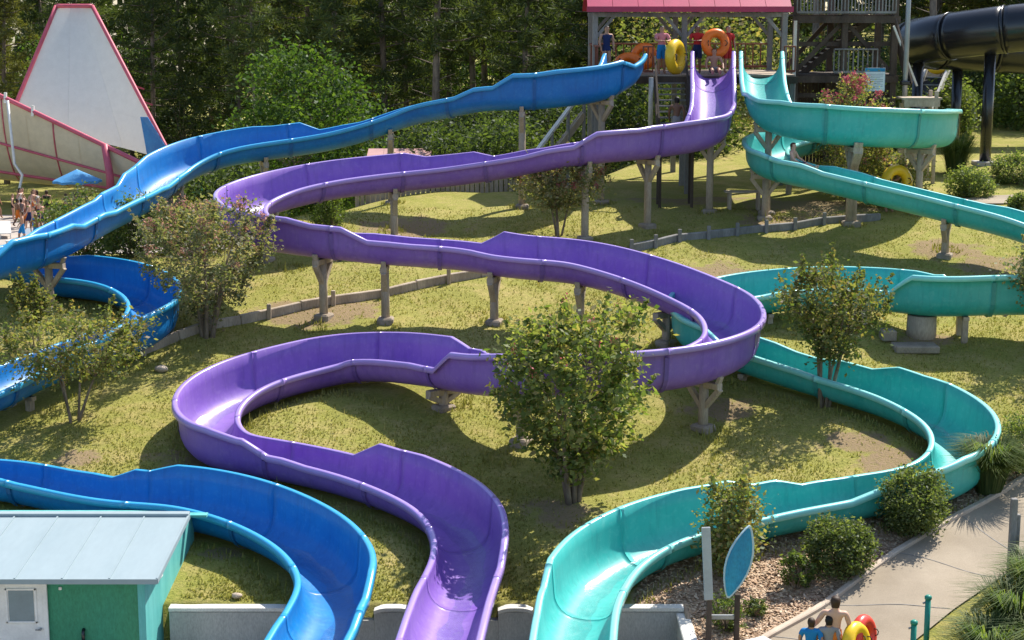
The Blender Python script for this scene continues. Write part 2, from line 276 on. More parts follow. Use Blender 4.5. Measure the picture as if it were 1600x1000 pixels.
M['foot'] = mottled('earthy_concrete', (.24, .19, .14), (.38, .31, .24), 3.0, .9, bmp=.4, bdist=.01, fine=30)
M['dusty_pink'] = flat('dusty_pink', (.40, .22, .20), .7)
M['cap'] = mottled('white_coping', (.62, .59, .53), (.78, .75, .69), 2.0, .8, (1, 1, 1), .3, .005, 50)
M['path'] = mottled('path_concrete', (.26, .21, .152), (.385, .32, .24), .55, .92, (1, 1, 1), .4, .006, 55, fk=(.8, 1.1))
M['bark'] = mottled('smooth_bark', (.13, .09, .06), (.30, .23, .165), 6, .85, (1, 1, .3), .6, .015, 30)
M['pine_bark'] = mottled('pine_bark', (.12, .09, .07), (.30, .24, .195), 5, .9, (1, 1, .3), .8, .03, 22)
M['leaf_myrtle'] = leaf_mat('myrtle_leaf', [(.09, .12, .038), (.135, .165, .052), (.19, .205, .07), (.26, .24, .095), (.24, .165, .08)])
M['leaf_myrtle_dark'] = leaf_mat('dark_myrtle_leaf', [(.065, .105, .026), (.11, .15, .04), (.165, .20, .06), (.25, .26, .095), (.23, .18, .085)])
M['leaf_bronze'] = leaf_mat('bronze_myrtle_leaf', [(.115, .135, .066), (.17, .19, .095), (.235, .24, .13), (.30, .27, .165), (.29, .21, .165)])
M['leaf_bush'] = leaf_mat('bush_leaf', [(.06, .09, .03), (.10, .14, .045), (.16, .195, .065), (.25, .27, .12)])
M['leaf_shade'] = leaf_mat('understorey_leaf', [(.035, .058, .02), (.06, .088, .028), (.09, .12, .036)])
M['leaf_pale'] = leaf_mat('pale_leaf', [(.07, .11, .03), (.11, .16, .04), (.17, .20, .06)])
M['leaf_oak'] = leaf_mat('oak_leaf', [(.04, .085, .015), (.07, .125, .024), (.11, .165, .036)])
M['needle'] = leaf_mat('pine_needle', [(.05, .075, .026), (.08, .108, .036), (.125, .15, .048)], .4)
M['needle_yellow'] = leaf_mat('sunlit_needle', [(.095, .105, .032), (.145, .15, .042), (.20, .19, .06)], .4)
M['reed'] = leaf_mat('reed_blade', [(.065, .111, .033), (.111, .163, .052), (.182, .208, .078)])
M['grass_blade'] = leaf_mat('grass_blade', [(.19, .185, .045), (.25, .24, .06), (.31, .285, .085), (.38, .32, .12)], .35, (1.1, 1.15, .6))
M['petal_pink'] = leaf_mat('pink_petal', [(.45, .06, .12), (.55, .12, .16), (.5, .18, .16)], .3, (1, 1, 1))
M['petal_pale'] = leaf_mat('pale_petal', [(.40, .17, .15), (.48, .24, .19), (.40, .22, .15)], .3, (1, 1, 1))
M['white'] = flat('white_paint', (.74, .73, .70), .5)
M['white_panel'] = flat('white_panel', (.70, .70, .68), .5, var=.04)
M['beige_panel'] = flat('beige_panel', (.60, .52, .38), .6, var=.08)
M['pink'] = flat('pink_paint', (.52, .10, .15), .5)
M['pink_roof'] = flat('crimson_metal', (.36, .016, .07), .4, .5)
M['black'] = flat('black_gelcoat', (.012, .013, .016), .25, .6)
M['steel'] = flat('grey_steel', (.30, .31, .32), .45, .5, .4)
M['grey_sign'] = flat('grey_board', (.36, .38, .39), .6)
M['sign_blue'] = mottled('blue_board', (.015, .20, .38), (.03, .30, .46), 2.5, .4, (1, 1, .5), .05, .005, 30)
M['sign_green'] = flat('green_board', (.01, .22, .13), .4)
M['rim_pale'] = flat('pale_trim', (.45, .58, .60), .5)
M['hut_roof'] = mottled('pale_roof', (.245, .31, .335), (.285, .35, .375), .7, .6, (1, .3, 1), .1, .004, 8, fk=(.96, 1.03))
M['hut_teal'] = mottled('teal_paint', (.08, .38, .365), (.15, .50, .47), 1.8, .6, (2, 2, .25), .2, .004, 30, fk=(.85, 1.06))
M['hut_green'] = mottled('green_paint', (.045, .235, .12), (.04, .28, .18), .5, .6, (1, 1, .4), .15, .004, 30)
M['glass'] = flat('window_glass', (.12, .20, .23), .08, .8)
M['orange'] = flat('orange_vinyl', (.75, .15, .01), .35)
M['yellow'] = flat('yellow_vinyl', (.80, .50, .02), .35)
M['red'] = flat('red_vinyl', (.60, .05, .03), .35)
M['green_post'] = flat('green_paint_post', (.015, .23, .17), .45)
M['umbrella'] = flat('blue_canvas', (.06, .25, .50), .8)
M['belt'] = flat('black_belt', (.02, .02, .02), .7)
M['skin_a'] = flat('skin_tone_light', (.55, .32, .23), .55); M['skin_b'] = flat('skin_tone_tan', (.40, .21, .13), .55); M['skin_c'] = flat('skin_tone_brown', (.17, .085, .05), .55)
for n, c in dict(navy=(.02, .03, .09), red_cloth=(.42, .03, .03), blue_cloth=(.02, .19, .45), white_cloth=(.66, .65, .63), green_cloth=(.03, .20, .08), black_cloth=(.02, .02, .022), pink_cloth=(.55, .2, .22), orange_cloth=(.60, .17, .03), grey_cloth=(.26, .25, .26)).items():
    M[n] = flat(n, c, .85, .15)
for n, c in dict(hair_dark=(.015, .01, .008), hair_brown=(.06, .03, .015), hair_fair=(.30, .19, .08)).items():
    M[n] = mottled(n, tuple(x * .6 for x in c), c, 30, .55, bmp=.5, fine=90)
def water_material():
    m = bpy.data.materials.new('running_water'); m.use_nodes = True; nt = m.node_tree
    for n in list(nt.nodes): nt.nodes.remove(n)
    v = coords(nt, (1, 1, 1), False); f = noise(nt, v, 7, 5, .7)
    tr = N(nt, 'ShaderNodeBsdfTransparent'); tr.inputs[0].default_value = (.97, .99, 1, 1)
    gl = N(nt, 'ShaderNodeBsdfGlossy'); gl.inputs['Roughness'].default_value = .2; gl.inputs[0].default_value = (.5, .52, .55, 1)
    df = N(nt, 'ShaderNodeBsdfDiffuse'); df.inputs[0].default_value = (.85, .9, .95, 1)
    bp = nt.nodes.new('ShaderNodeBump'); bp.inputs['Strength'].default_value = .5; bp.inputs['Distance'].default_value = .03
    nt.links.new(f, bp.inputs['Height']); nt.links.new(bp.outputs[0], gl.inputs['Normal'])
    fr = nt.nodes.new('ShaderNodeFresnel'); fr.inputs[0].default_value = 1.33; nt.links.new(bp.outputs[0], fr.inputs['Normal'])
    a = nt.nodes.new('ShaderNodeMixShader'); a.inputs[0].default_value = .13; nt.links.new(tr.outputs[0], a.inputs[1]); nt.links.new(gl.outputs[0], a.inputs[2])
    b = nt.nodes.new('ShaderNodeMixShader'); nt.links.new(ramp(nt, f, [(.56, (0, 0, 0)), (.85, (.16, .16, .16))]), b.inputs[0]); nt.links.new(a.outputs[0], b.inputs[1]); nt.links.new(df.outputs[0], b.inputs[2])
    o = nt.nodes.new('ShaderNodeOutputMaterial'); nt.links.new(b.outputs[0], o.inputs[0]); return m
M['water'] = water_material()
def pool_material():
    m, nt, b = new_mat('pool_water'); v = coords(nt, (1, 1, 1), False)
    b.inputs['Base Color'].default_value = (.03, .30, .42, 1); b.inputs['Roughness'].default_value = .05
    bump(nt, b, noise(nt, v, 3, 4), .4, .05); return m
M['pool'] = pool_material()
def ground_material():
    m, nt, b = new_mat('lawn'); v = coords(nt, (1, 1, 1), False)
    big = noise(nt, v, .22, 4, .6); mid = noise(nt, v, 1.3, 5, .7); fine = noise(nt, v, 14, 4, .75); grit = noise(nt, v, 60, 3, .7)
    green = mixc(nt, ramp(nt, big, [(.35, (0, 0, 0)), (.65, (1, 1, 1))]), (.25, .245, .06), (.32, .30, .09))
    straw = ramp(nt, mid, [(.45, (0, 0, 0)), (.72, (.85, .85, .85))])
    g = mixc(nt, straw, green, (.43, .335, .15))
    g = mixc(nt, 1.0, g, ramp(nt, fine, [(.28, (.66, .68, .6)), (.72, (1.22, 1.2, 1.12))]), 'MULTIPLY')
    at = nt.nodes.new('ShaderNodeAttribute'); at.attribute_name = 'soil'
    sep = nt.nodes.new('ShaderNodeSeparateColor'); nt.links.new(at.outputs['Color'], sep.inputs[0])
    def edge(ch, k):
        a = nt.nodes.new('ShaderNodeMath'); a.operation = 'ADD'; nt.links.new(sep.outputs[ch], a.inputs[0])
        s1 = nt.nodes.new('ShaderNodeMath'); s1.operation = 'MULTIPLY_ADD'; nt.links.new(mid, s1.inputs[0]); s1.inputs[1].default_value = k; s1.inputs[2].default_value = -k * .5
        nt.links.new(s1.outputs[0], a.inputs[1])
        return ramp(nt, a.outputs[0], [(.42, (0, 0, 0)), (.58, (1, 1, 1))])
    dirt = mixc(nt, fine, (.16, .105, .06), (.36, .26, .165))
    g = mixc(nt, mixc(nt, 1.0, edge('Green', 1.3), ramp(nt, fine, [(.2, (.3, .3, .3)), (.6, (1, 1, 1))]), 'MULTIPLY'), g, dirt)
    mulch = mixc(nt, grit, (.34, .215, .14), (.64, .48, .35)); mulch = mixc(nt, fine, mulch, (.50, .345, .23))
    g = mixc(nt, edge('Red', .35), g, mulch)
    nt.links.new(g, b.inputs['Base Color']); b.inputs['Roughness'].default_value = .95; b.inputs['Specular IOR Level'].default_value = .1
    mm = nt.nodes.new('ShaderNodeMath'); mm.operation = 'ADD'; nt.links.new(fine, mm.inputs[0]); nt.links.new(mid, mm.inputs[1])
    bump(nt, b, mm.outputs[0], .8, .06); return m
M['lawn'] = ground_material()
M['far_grass'] = mottled('far_grass', (.12, .14, .025), (.20, .20, .045), .3, .95, bmp=.5, bdist=.05, fine=6)
M['deck'] = mottled('pool_deck', (.32, .27, .23), (.46, .40, .35), .5, .9, bmp=.2, fine=20)

# ---------------------------------------------------------------- slide centre lines
def resample(st, step=.13):
    st = np.array(st, float)
    for i in range(1, len(st)): st[i, 2] = min(st[i, 2], st[i - 1, 2] - .012)      # water only runs down
    d = np.r_[0, np.cumsum(np.hypot(np.diff(st[:, 0]), np.diff(st[:, 1])))]
    n = int(d[-1] / step); s = np.linspace(0, d[-1], n + 1)
    P = np.empty((n + 1, 3))
    m = np.gradient(st[:, :3], d, axis=0)
    for i, q in enumerate(s):
        k = min(len(d) - 2, max(0, np.searchsorted(d, q) - 1)); h = d[k + 1] - d[k]; t = (q - d[k]) / h
        P[i] = (2*t**3-3*t*t+1)*st[k,:3] + (t**3-2*t*t+t)*h*m[k] + (-2*t**3+3*t*t)*st[k+1,:3] + (t**3-t*t)*h*m[k+1]
    for _ in range(26):
        P[1:-1] = .25 * P[:-2] + .5 * P[1:-1] + .25 * P[2:]
    near = np.clip(np.searchsorted((d[1:] + d[:-1]) / 2, s), 0, len(d) - 1)
    W = st[near, 3:5]
    k = 2; pad = np.pad(W, ((k, k), (0, 0)), 'edge'); W = np.stack([np.convolve(pad[:, j], np.ones(2 * k + 1) / (2 * k + 1), 'valid') for j in (0, 1)], 1)
    Tn = np.gradient(P, axis=0); Tn[:, 2] = 0; Tn /= np.linalg.norm(Tn, axis=1)[:, None]
    Lf = np.stack([-Tn[:, 1], Tn[:, 0], np.zeros(len(P))], 1)
    return s, P, Lf, W
LINES = {k: resample(v) for k, v in (('p', PURPLE), ('b', BLUE), ('t', TEAL))}
ALLP = np.concatenate([v[1] for v in LINES.values()])
# ---------------------------------------------------------------- ground
def poly_sd(px, py, poly):
    """signed distance (positive inside)"""
    d = 1e9; inside = False; n = len(poly)
    for i in range(n):
        x1, y1 = poly[i][:2]; x2, y2 = poly[(i + 1) % n][:2]
        if (y1 > py) != (y2 > py) and px < (x2 - x1) * (py - y1) / (y2 - y1) + x1: inside = not inside
        ex, ey = x2 - x1, y2 - y1; t = max(0, min(1, ((px - x1) * ex + (py - y1) * ey) / (ex * ex + ey * ey + 1e-9)))
        d = min(d, math.hypot(px - x1 - t * ex, py - y1 - t * ey))
    return d if inside else -d
PATH_POLY = [p[:2] for p in PATH_L] + [p[:2] for p in reversed(PATH_R)]
def rough(x, y):
    return 0.035 * math.sin(1.3 * x + 0.7 * y) * math.sin(0.9 * y - 0.4 * x + 1) + 0.02 * math.sin(3.1 * x - 1.7 * y)
def ground_lawn():
    xs = sorted(set([round(v, 3) for v in list(np.arange(-22, 22.01, .3)) + list(-22 - 1.25 ** np.arange(0, 17)) + list(22 + 1.25 ** np.arange(0, 17)) + [WALL_X - .004, WALL_X + .004]]))
    ys = sorted(set([round(v, 3) for v in list(np.arange(22, 62.01, .3)) + list(np.arange(63, 125, 1.5)) + list(np.arange(128, 220, 8)) + [-10, 0, 10, 17, 260, 340, 500] + [WALL_Y - .004, WALL_Y + .004]]))
    V, soil = [], []
    for y in ys:
        for x in xs:
            z = T(x, y)
            near = abs(y - 42) < 22 and abs(x) < 24
            if z > -.1: z += rough(x, y) * (1 if near else .3)
            V.append((x, y, z))
            r = g = 0.0
            if near and y < 60:
                if 2 < x < 18 and y < 42: r = max(0, min(1, .5 + poly_sd(x, y, BED) * 1.6))
                for (a, b_, rad) in DIRT:
                    dd = math.hypot((x - a) / 1.5, y - b_)
                    if dd < rad * 1.6: g = max(g, .95 - .62 * dd / rad)
            soil.append((r, g, 0, 1))
    V = np.array(V)
    for i in range(len(V)):          # the turf is cut away under the low troughs
        x, y, z = V[i]
        if abs(x) < 20 and 31.7 < y < 62:
            dd = (ALLP[:, 0] - x) ** 2 + (ALLP[:, 1] - y) ** 2
            near_ = dd < 1.44
            if near_.any():
                k = np.where(near_)[0]; d_ = np.sqrt(dd[k]); lim = ALLP[k, 2] - .07 + np.clip(d_ - .62, 0, None) * .9 + np.where(d_ < .62, 0, 0)
                V[i, 2] = min(z, lim.min())
    nx, ny = len(xs), len(ys)
    idx = np.arange(nx * ny).reshape(ny, nx)
    Q = np.stack([idx[:-1, :-1], idx[:-1, 1:], idx[1:, 1:], idx[1:, :-1]], -1).reshape(-1, 4)
    o = np_mesh('lawn_ground', V, Q, M['lawn'], smooth=True)
    a = o.data.color_attributes.new('soil', 'FLOAT_COLOR', 'POINT')
    a.data.foreach_set('color', np.array(soil, np.float32).ravel())
    return structure(o)
ground_lawn()
def sheet(name, L_, R_, mat, lift, thick=.0, n=6):
    """strip between two edge lines that follows the ground"""
    mb = MB(); P = []
    def dens(pl):
        out = []
        for a, b in zip(pl[:-1], pl[1:]):
            for k in range(n): t = k / n; out.append((a[0] + (b[0] - a[0]) * t, a[1] + (b[1] - a[1]) * t))
        out.append(pl[-1][:2]); return out
    A, B = dens(L_), dens(R_); w = 8
    vs = []
    for (a, b) in zip(A, B):
        for j in range(w + 1):
            t = j / w; x, y = a[0] + (b[0] - a[0]) * t, a[1] + (b[1] - a[1]) * t
            vs.append((x, y, hill(x, y) + rough(x, y) + lift))
    fs = [(i * (w + 1) + j, i * (w + 1) + j + 1, (i + 1) * (w + 1) + j + 1, (i + 1) * (w + 1) + j) for i in range(len(A) - 1) for j in range(w)]
    mb.add(vs, fs, 0, True)
    return structure(mb.build(name, mat))
sheet('footpath', PATH_L, PATH_R, M['path'], .045)
def strip_kerb(name, pl, w, h, mat, label=None):
    mb = MB(); d = []
    for a, b in zip(pl[:-1], pl[1:]):
        for k in range(5): t = k / 5; d.append((a[0] + (b[0] - a[0]) * t, a[1] + (b[1] - a[1]) * t))
    d.append(pl[-1][:2])
    vs = []
    for i, p in enumerate(d):
        q0, q1 = d[max(i - 1, 0)], d[min(i + 1, len(d) - 1)]
        tx, ty = q1[0] - q0[0], q1[1] - q0[1]; L = math.hypot(tx, ty); nx, ny = -ty / L, tx / L
        z = hill(*p) + rough(*p)
        for s, hh in ((-.5, -.15), (-.5, h - .02), (-.35, h), (.35, h), (.5, h - .02), (.5, -.15)):
            vs.append((p[0] + nx * w * s, p[1] + ny * w * s, z + hh))
    fs = [(i * 6 + j, i * 6 + j + 1, (i + 1) * 6 + j + 1, (i + 1) * 6 + j) for i in range(len(d) - 1) for j in range(5)]
    mb.add(vs, fs)
    return structure(mb.build(name, mat))
strip_kerb('kerb', PATH_L, .15, .11, M['kerb'])
# joints across the path: shallow dark grooves
for k in range(1, 7):
    a, b = PATH_L[k], PATH_R[k]
    mb = MB(); n = 10; vs = []
    dx, dy = b[0] - a[0], b[1] - a[1]; L = math.hypot(dx, dy); px, py = -dy / L * .012, dx / L * .012
    for i in range(n + 1):
        t = .03 + .94 * i / n; x, y = a[0] + dx * t, a[1] + dy * t; z = hill(x, y) + rough(x, y) + .05
        vs += [(x - px, y - py, z), (x + px, y + py, z)]
    mb.add(vs, [(2 * i, 2 * i + 1, 2 * i + 3, 2 * i + 2) for i in range(n)])
    structure(mb.build('path_joint', M['wood_grey']))

# lower deck and splash pool in front of the wall
mb = MB(); mb.box((-12, 27.9, -.19), (30.8, 7.5, .03)); structure(mb.build('pool_deck_ground', M['deck']))
mb = MB(); mb.box((-1.2, 25.6, -.16), (9.2, 2.6, .06)); structure(mb.build('splash_pool_water', M['pool']))

# grass blades on the part of the lawn near enough to read
def grass():
    n = 210000
    y = 31.9 + 26 * NR.random(n) ** 1.25; x = (NR.random(n) * 2 - 1) * (y * .335 + .6)
    keep = np.ones(n, bool); z = np.empty(n)
    for i in range(n):
        xi, yi = x[i], y[i]
        z[i] = hill(xi, yi) + rough(xi, yi)
        if xi > 2 and yi < 42 and poly_sd(xi, yi, BED) > -.1: keep[i] = False
        elif xi > 4 and yi < 41 and poly_sd(xi, yi, PATH_POLY) > -.15: keep[i] = False
        elif xi < -6.7 and yi < 33.5: keep[i] = False
        else:
            for (a, b_, rad) in DIRT:
                if ((xi - a) / 1.5) ** 2 + (yi - b_) ** 2 < (rad * .8) ** 2 and NR.random() < .8: keep[i] = False; break
    for a0 in range(0, n, 20000):
        sl = slice(a0, min(n, a0 + 20000)); q = ALLP[::3]
        d2 = ((x[sl, None] - q[None, :, 0]) ** 2 + (y[sl, None] - q[None, :, 1]) ** 2); k = d2.argmin(1)
        keep[sl] &= ~((np.sqrt(d2.min(1)) < .8) & (q[k, 2] - z[sl] < .4))
    patch = np.sin(x * .9 + 1.3 * np.sin(y * .5)) * np.sin(y * .8 + np.sin(x * .7)) + .4 * np.sin(x * 2.3 - y * 1.9)
    keep &= NR.random(n) < np.clip(.62 + .4 * patch, .12, 1)
    x, y, z = x[keep], y[keep], z[keep]
    ex, ey = [], []
    for P_ in (LINES['p'], LINES['b'], LINES['t']):
        for i in range(0, len(P_[1]), 1):
            p = P_[1][i]; g_ = hill(p[0], p[1])
            if p[2] - g_ < .45 and p[1] > 32:
                for sg in (-1, 1):
                    for _ in range(5):
                        w_ = sg * R.uniform(.66, .95); ex.append(p[0] + P_[2][i][0] * w_ + R.uniform(-.1, .1)); ey.append(p[1] + P_[2][i][1] * w_ + R.uniform(-.1, .1))
    for (px, py) in SUP_P + SUP_B + SUP_T:
        for _ in range(120):
            r_ = R.uniform(.2, .5); t_ = R.uniform(0, 6.28); ex.append(px + r_ * math.cos(t_)); ey.append(py + r_ * math.sin(t_))
    ez = [T(u_, v_) + rough(u_, v_) for u_, v_ in zip(ex, ey)]
    n0 = len(x); x = np.r_[x, ex]; y = np.r_[y, ey]; z = np.r_[z, ez]; n = len(x)
    long_ = NR.random(n) < .015 + .04 * (np.sin(x * 1.7) * np.sin(y * 1.3) > .55)
    a = NR.random(n) * 6.283; h = (.025 + .045 * NR.random(n)) * np.where(long_, 2.6, 1) * np.where(np.arange(n) >= n0, 2.2, 1); w = .012 + .018 * NR.random(n); lean = (NR.random((n, 2)) - .5) * .07
    V = np.empty((n, 3, 3)); c, s = np.cos(a) * w, np.sin(a) * w
    V[:, 0] = np.stack([x - c, y - s, z - .01], -1); V[:, 1] = np.stack([x + c, y + s, z - .01], -1)
    V[:, 2] = np.stack([x + lean[:, 0], y + lean[:, 1], z + h], -1)
    o = np_mesh('grass', V.reshape(-1, 3), np.arange(n * 3).reshape(-1, 3), M['grass_blade'])
    tag(o, 'short yellow green grass on the slope under the slides', 'grass'); stuff(o)
grass()
def chips():
    n = 15000; P = []
    while len(P) < n:
        x, y = R.uniform(2.2, 17), R.uniform(29, 41)
        if poly_sd(x, y, BED) > .05 and not (y < WALL_Y + .1 and x < WALL_X + .1): P.append((x, y, hill(x, y) + rough(x, y)))
    P = np.array(P); a = NR.random(n) * 6.283; L = .02 + .035 * NR.random(n); w = .008 + .012 * NR.random(n)
    d = np.stack([np.cos(a), np.sin(a), (NR.random(n) - .5) * .9], -1) * L[:, None]; e = np.stack([-np.sin(a), np.cos(a), (NR.random(n) - .5) * 1.2], -1) * w[:, None]
    P[:, 2] += .012
    V = np.stack([P - d - e, P + d - e, P + d + e, P - d + e], 1).reshape(-1, 3)
    mat = leaf_mat('mulch_chip', [(.26, .155, .10), (.46, .315, .21), (.64, .50, .38)], .02, (1, 1, 1))
    o = np_mesh('bark_mulch', V, np.arange(n * 4).reshape(-1, 4), mat); tag(o, 'brown bark mulch covering the bed beside the path', 'mulch'); stuff(o)
chips()

# ---------------------------------------------------------------- water slides
HALF, RB = .64, .5
def inner_profile(hl, hr):
    """from the left top edge over the floor to the right top edge: (offset to the left, height)"""
    pts = []
    for sgn, h in ((1, hl), (-1, hr)):
        side = []
        top = HALF + .07 * (h - RB)
        side.append((sgn * top, h)); side.append((sgn * (HALF + .035 * (h - RB)), RB + (h - RB) * .5))
        for k in range(7):
            a = math.pi / 2 * k / 6
            side.append((sgn * (HALF - RB + RB * math.cos(a)), RB - RB * math.sin(a)))
        pts.append(side)
    return pts[0] + [(0.0, -.012)] + pts[1][::-1]
def outer_points(inn, t):
    out = []; n = len(inn)
    for i, (a, z) in enumerate(inn):
        p, q = inn[max(i - 1, 0)], inn[min(i + 1, n - 1)]
        dx, dz = q[0] - p[0], q[1] - p[1]; L = math.hypot(dx, dz)
        nx, nz = dz / L, -dx / L
        if (nz > 0 and abs(a) < HALF * .6) or (abs(a) >= HALF * .6 and nx * a < 0): nx, nz = -nx, -nz
        out.append((a + nx * t, z + nz * t))
    return out
def section_loop(hl, hr):
    inn = inner_profile(hl, hr); out = outer_points(inn, .03)
    L0, R0 = inn[0], inn[-1]
    prof = [(.035, .016), (.08, .018), (.122, .006), (.14, -.025), (.15, -.125), (.128, -.13), (.108, -.04)]     # rolled rim with a skirt
    lipL = [(L0[0] + a, L0[1] + z) for a, z in prof]; lipR = [(R0[0] - a, R0[1] + z) for a, z in prof]
    outL = (out[0][0], L0[1] - .035); outR = (out[-1][0], R0[1] - .035)
    o2 = [outL] + out[1:-1] + [outR]
    return inn + lipR + o2[::-1] + lipL[::-1]
def flange_loop(hl, hr):
    inn = inner_profile(hl - .2, hr - .2)
    return outer_points(inn, .028) + outer_points(inn, .075)[::-1]
NIN = len(inner_profile(1, 1))
def sweep(mb, ring_idx, P, Lf, W, loopf, rim=False, smooth=True):
    n = None; vs = []
    for i in ring_idx:
        lp = loopf(W[i, 0], W[i, 1]); n = len(lp)
        for a, z in lp: vs.append(P[i] + Lf[i] * a + np.array([0, 0, z]))
    k = len(ring_idx)
    fs = [(r * n + j, r * n + (j + 1) % n, (r + 1) * n + (j + 1) % n, (r + 1) * n + j) for r in range(k - 1) for j in range(n)]
    b = len(mb.v); mb.add(vs, fs, 0, smooth)
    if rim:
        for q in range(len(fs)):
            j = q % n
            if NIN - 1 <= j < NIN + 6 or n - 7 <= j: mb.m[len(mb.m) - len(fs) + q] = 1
    return b, n, k
def make_slide(name, label, line, mat, mat_rim, sup_xy, seam=22, phase=0):
    s, P, Lf, W = line
    gx, gy = P[len(P) // 2][:2]
    root = thing(name, label, 'water slide', (float(P[-1][0]), float(P[-1][1]), -.15))
    cuts = list(range(phase, len(P) - 8, seam))
    if cuts[0] != 0: cuts = [0] + cuts
    cuts.append(len(P) - 1)
    secs = []
    for a, b in zip(cuts[:-1], cuts[1:]):
        mb = MB(); b0, n, k = sweep(mb, list(range(a, b + 1)), P, Lf, W, section_loop, True)
        mb.f.append(tuple(b0 + j for j in range(n))); mb.m.append(0); mb.sm.append(False)
        mb.f.append(tuple(b0 + (k - 1) * n + j for j in reversed(range(n)))); mb.m.append(0); mb.sm.append(False)
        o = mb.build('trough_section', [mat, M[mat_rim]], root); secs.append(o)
        if a > 0:
            mb = MB(); Pp = np.array([P[a] - (P[a + 1] - P[a]) * .42, P[a] + (P[a + 1] - P[a]) * .42]); idx = [0, 1]
            sweep(mb, idx, Pp, np.array([Lf[a], Lf[a]]), np.array([W[a], W[a]]), flange_loop, smooth=False)
            mb.build('joint_flange', M[mat_rim.replace('rim', 'joint')], o)
    # thin stream of water on the floor, thrown to the outside of each bend
    curv = np.gradient(np.unwrap(np.arctan2(np.gradient(P[:, 1]), np.gradient(P[:, 0])))) / .13
    curv = np.convolve(curv, np.ones(15) / 15, 'same')
    mb = MB(); vs = []; m = 6
    def floor_z(a):
        aa = abs(a)
        return -.004 if aa < HALF - RB else RB - math.sqrt(max(0, RB * RB - (aa - HALF + RB) ** 2))
    for i in range(len(P)):
        sh = -max(-.3, min(.3, curv[i] * .75)); hw = .2 + .04 * math.sin(i * .37) + .03 * math.sin(i * .9 + 1)
        for j in range(m + 1):
            a = max(-.54, min(.54, sh + hw * (2 * j / m - 1)))
            vs.append(P[i] + Lf[i] * a + np.array([0, 0, floor_z(a) + .011]))
    mb.add(vs, [(i * (m + 1) + j, i * (m + 1) + j + 1, (i + 1) * (m + 1) + j + 1, (i + 1) * (m + 1) + j) for i in range(len(P) - 1) for j in range(m)], 0, True)
    mb.build('water_stream', M['water'], root)
    # timber supports with spreading arms, and low saddles where the trough lies near the ground
    used = []
    for (x, y) in sup_xy:
        i = int(np.argmin(np.hypot(P[:, 0] - x, P[:, 1] - y))); used.append(i); support(root, P[i], Lf[i])
    i = 10
    while i < len(P) - 14:
        h = P[i][2] - T(P[i][0], P[i][1])
        if .12 < h < .9 and all(abs(i - j) > 12 for j in used): saddle(root, P[i], Lf[i])
        i += 22
    return root, P, Lf, W
def support(root, p, lf):
    c = Vector(p); l = Vector(lf); f = Vector((l.y, -l.x, 0)); g = T(c.x, c.y); top = c.z - .05
    h = top - g
    mb = MB(); r = .125
    drop = min(.62, h * .45)
    mb.tube([(c.x, c.y, g - .3), (c.x, c.y, g + h * .5), (c.x, c.y, top - .06)], [r, r * .97, r * .92], 12)
    post = mb.build('support_post', M['wood'], root)
    mb = MB(); mb.beam(c + l * .5 + Vector((0, 0, -.14)), c - l * .5 + Vector((0, 0, -.14)), .2, .16, bev=.015); mb.build('cross_beam', M['wood'], post)
    for sg in (1, -1):
        mb = MB(); a = Vector((c.x, c.y, top - drop - .1)) + l * (sg * .06); b = c + l * (sg * .50) + Vector((0, 0, -.20))
        mb.beam(a, b, .15, .13, bev=.012); mb.build('brace', M['wood'], post)
    if h > 1.0:
        for sg in (1, -1):      # saddle blocks carrying the curved sides
            mb = MB(); q = c + l * (sg * .42); mb.beam(q + Vector((0, 0, -.12)), q + l * (sg * .1) + Vector((0, 0, .12)), .14, .1, bev=.01); mb.build('saddle_block', M['wood'], post)
    mb = MB(); mb.box((c.x, c.y, g + .0), (.5, .46, .26), rz=math.atan2(l.y, l.x), bev=.05); mb.build('footing', M['foot'], post)
def saddle(root, p, lf):
    c = Vector(p); l = Vector(lf); g = T(c.x, c.y)
    mb = MB()
    for sg in (1, -1):
        q = c + l * (sg * .3); mb.box((q.x, q.y, (g - .2 + c.z) / 2), (.16, .16, c.z - g + .2 - .02), rz=math.atan2(l.y, l.x))
    mb.beam(c + l * .45 + Vector((0, 0, -.06)), c - l * .45 + Vector((0, 0, -.06)), .16, .1)
    mb.build('saddle_support', M['wood'], root)
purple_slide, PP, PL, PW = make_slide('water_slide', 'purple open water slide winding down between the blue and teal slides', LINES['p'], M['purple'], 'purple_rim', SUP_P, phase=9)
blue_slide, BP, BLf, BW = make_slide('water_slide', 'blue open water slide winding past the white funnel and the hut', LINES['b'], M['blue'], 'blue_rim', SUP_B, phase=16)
teal_slide, TP, TL, TW = make_slide('water_slide', 'teal open water slide winding down beside the mulch bed and path', LINES['t'], M['teal'], 'teal_rim', SUP_T, phase=5)

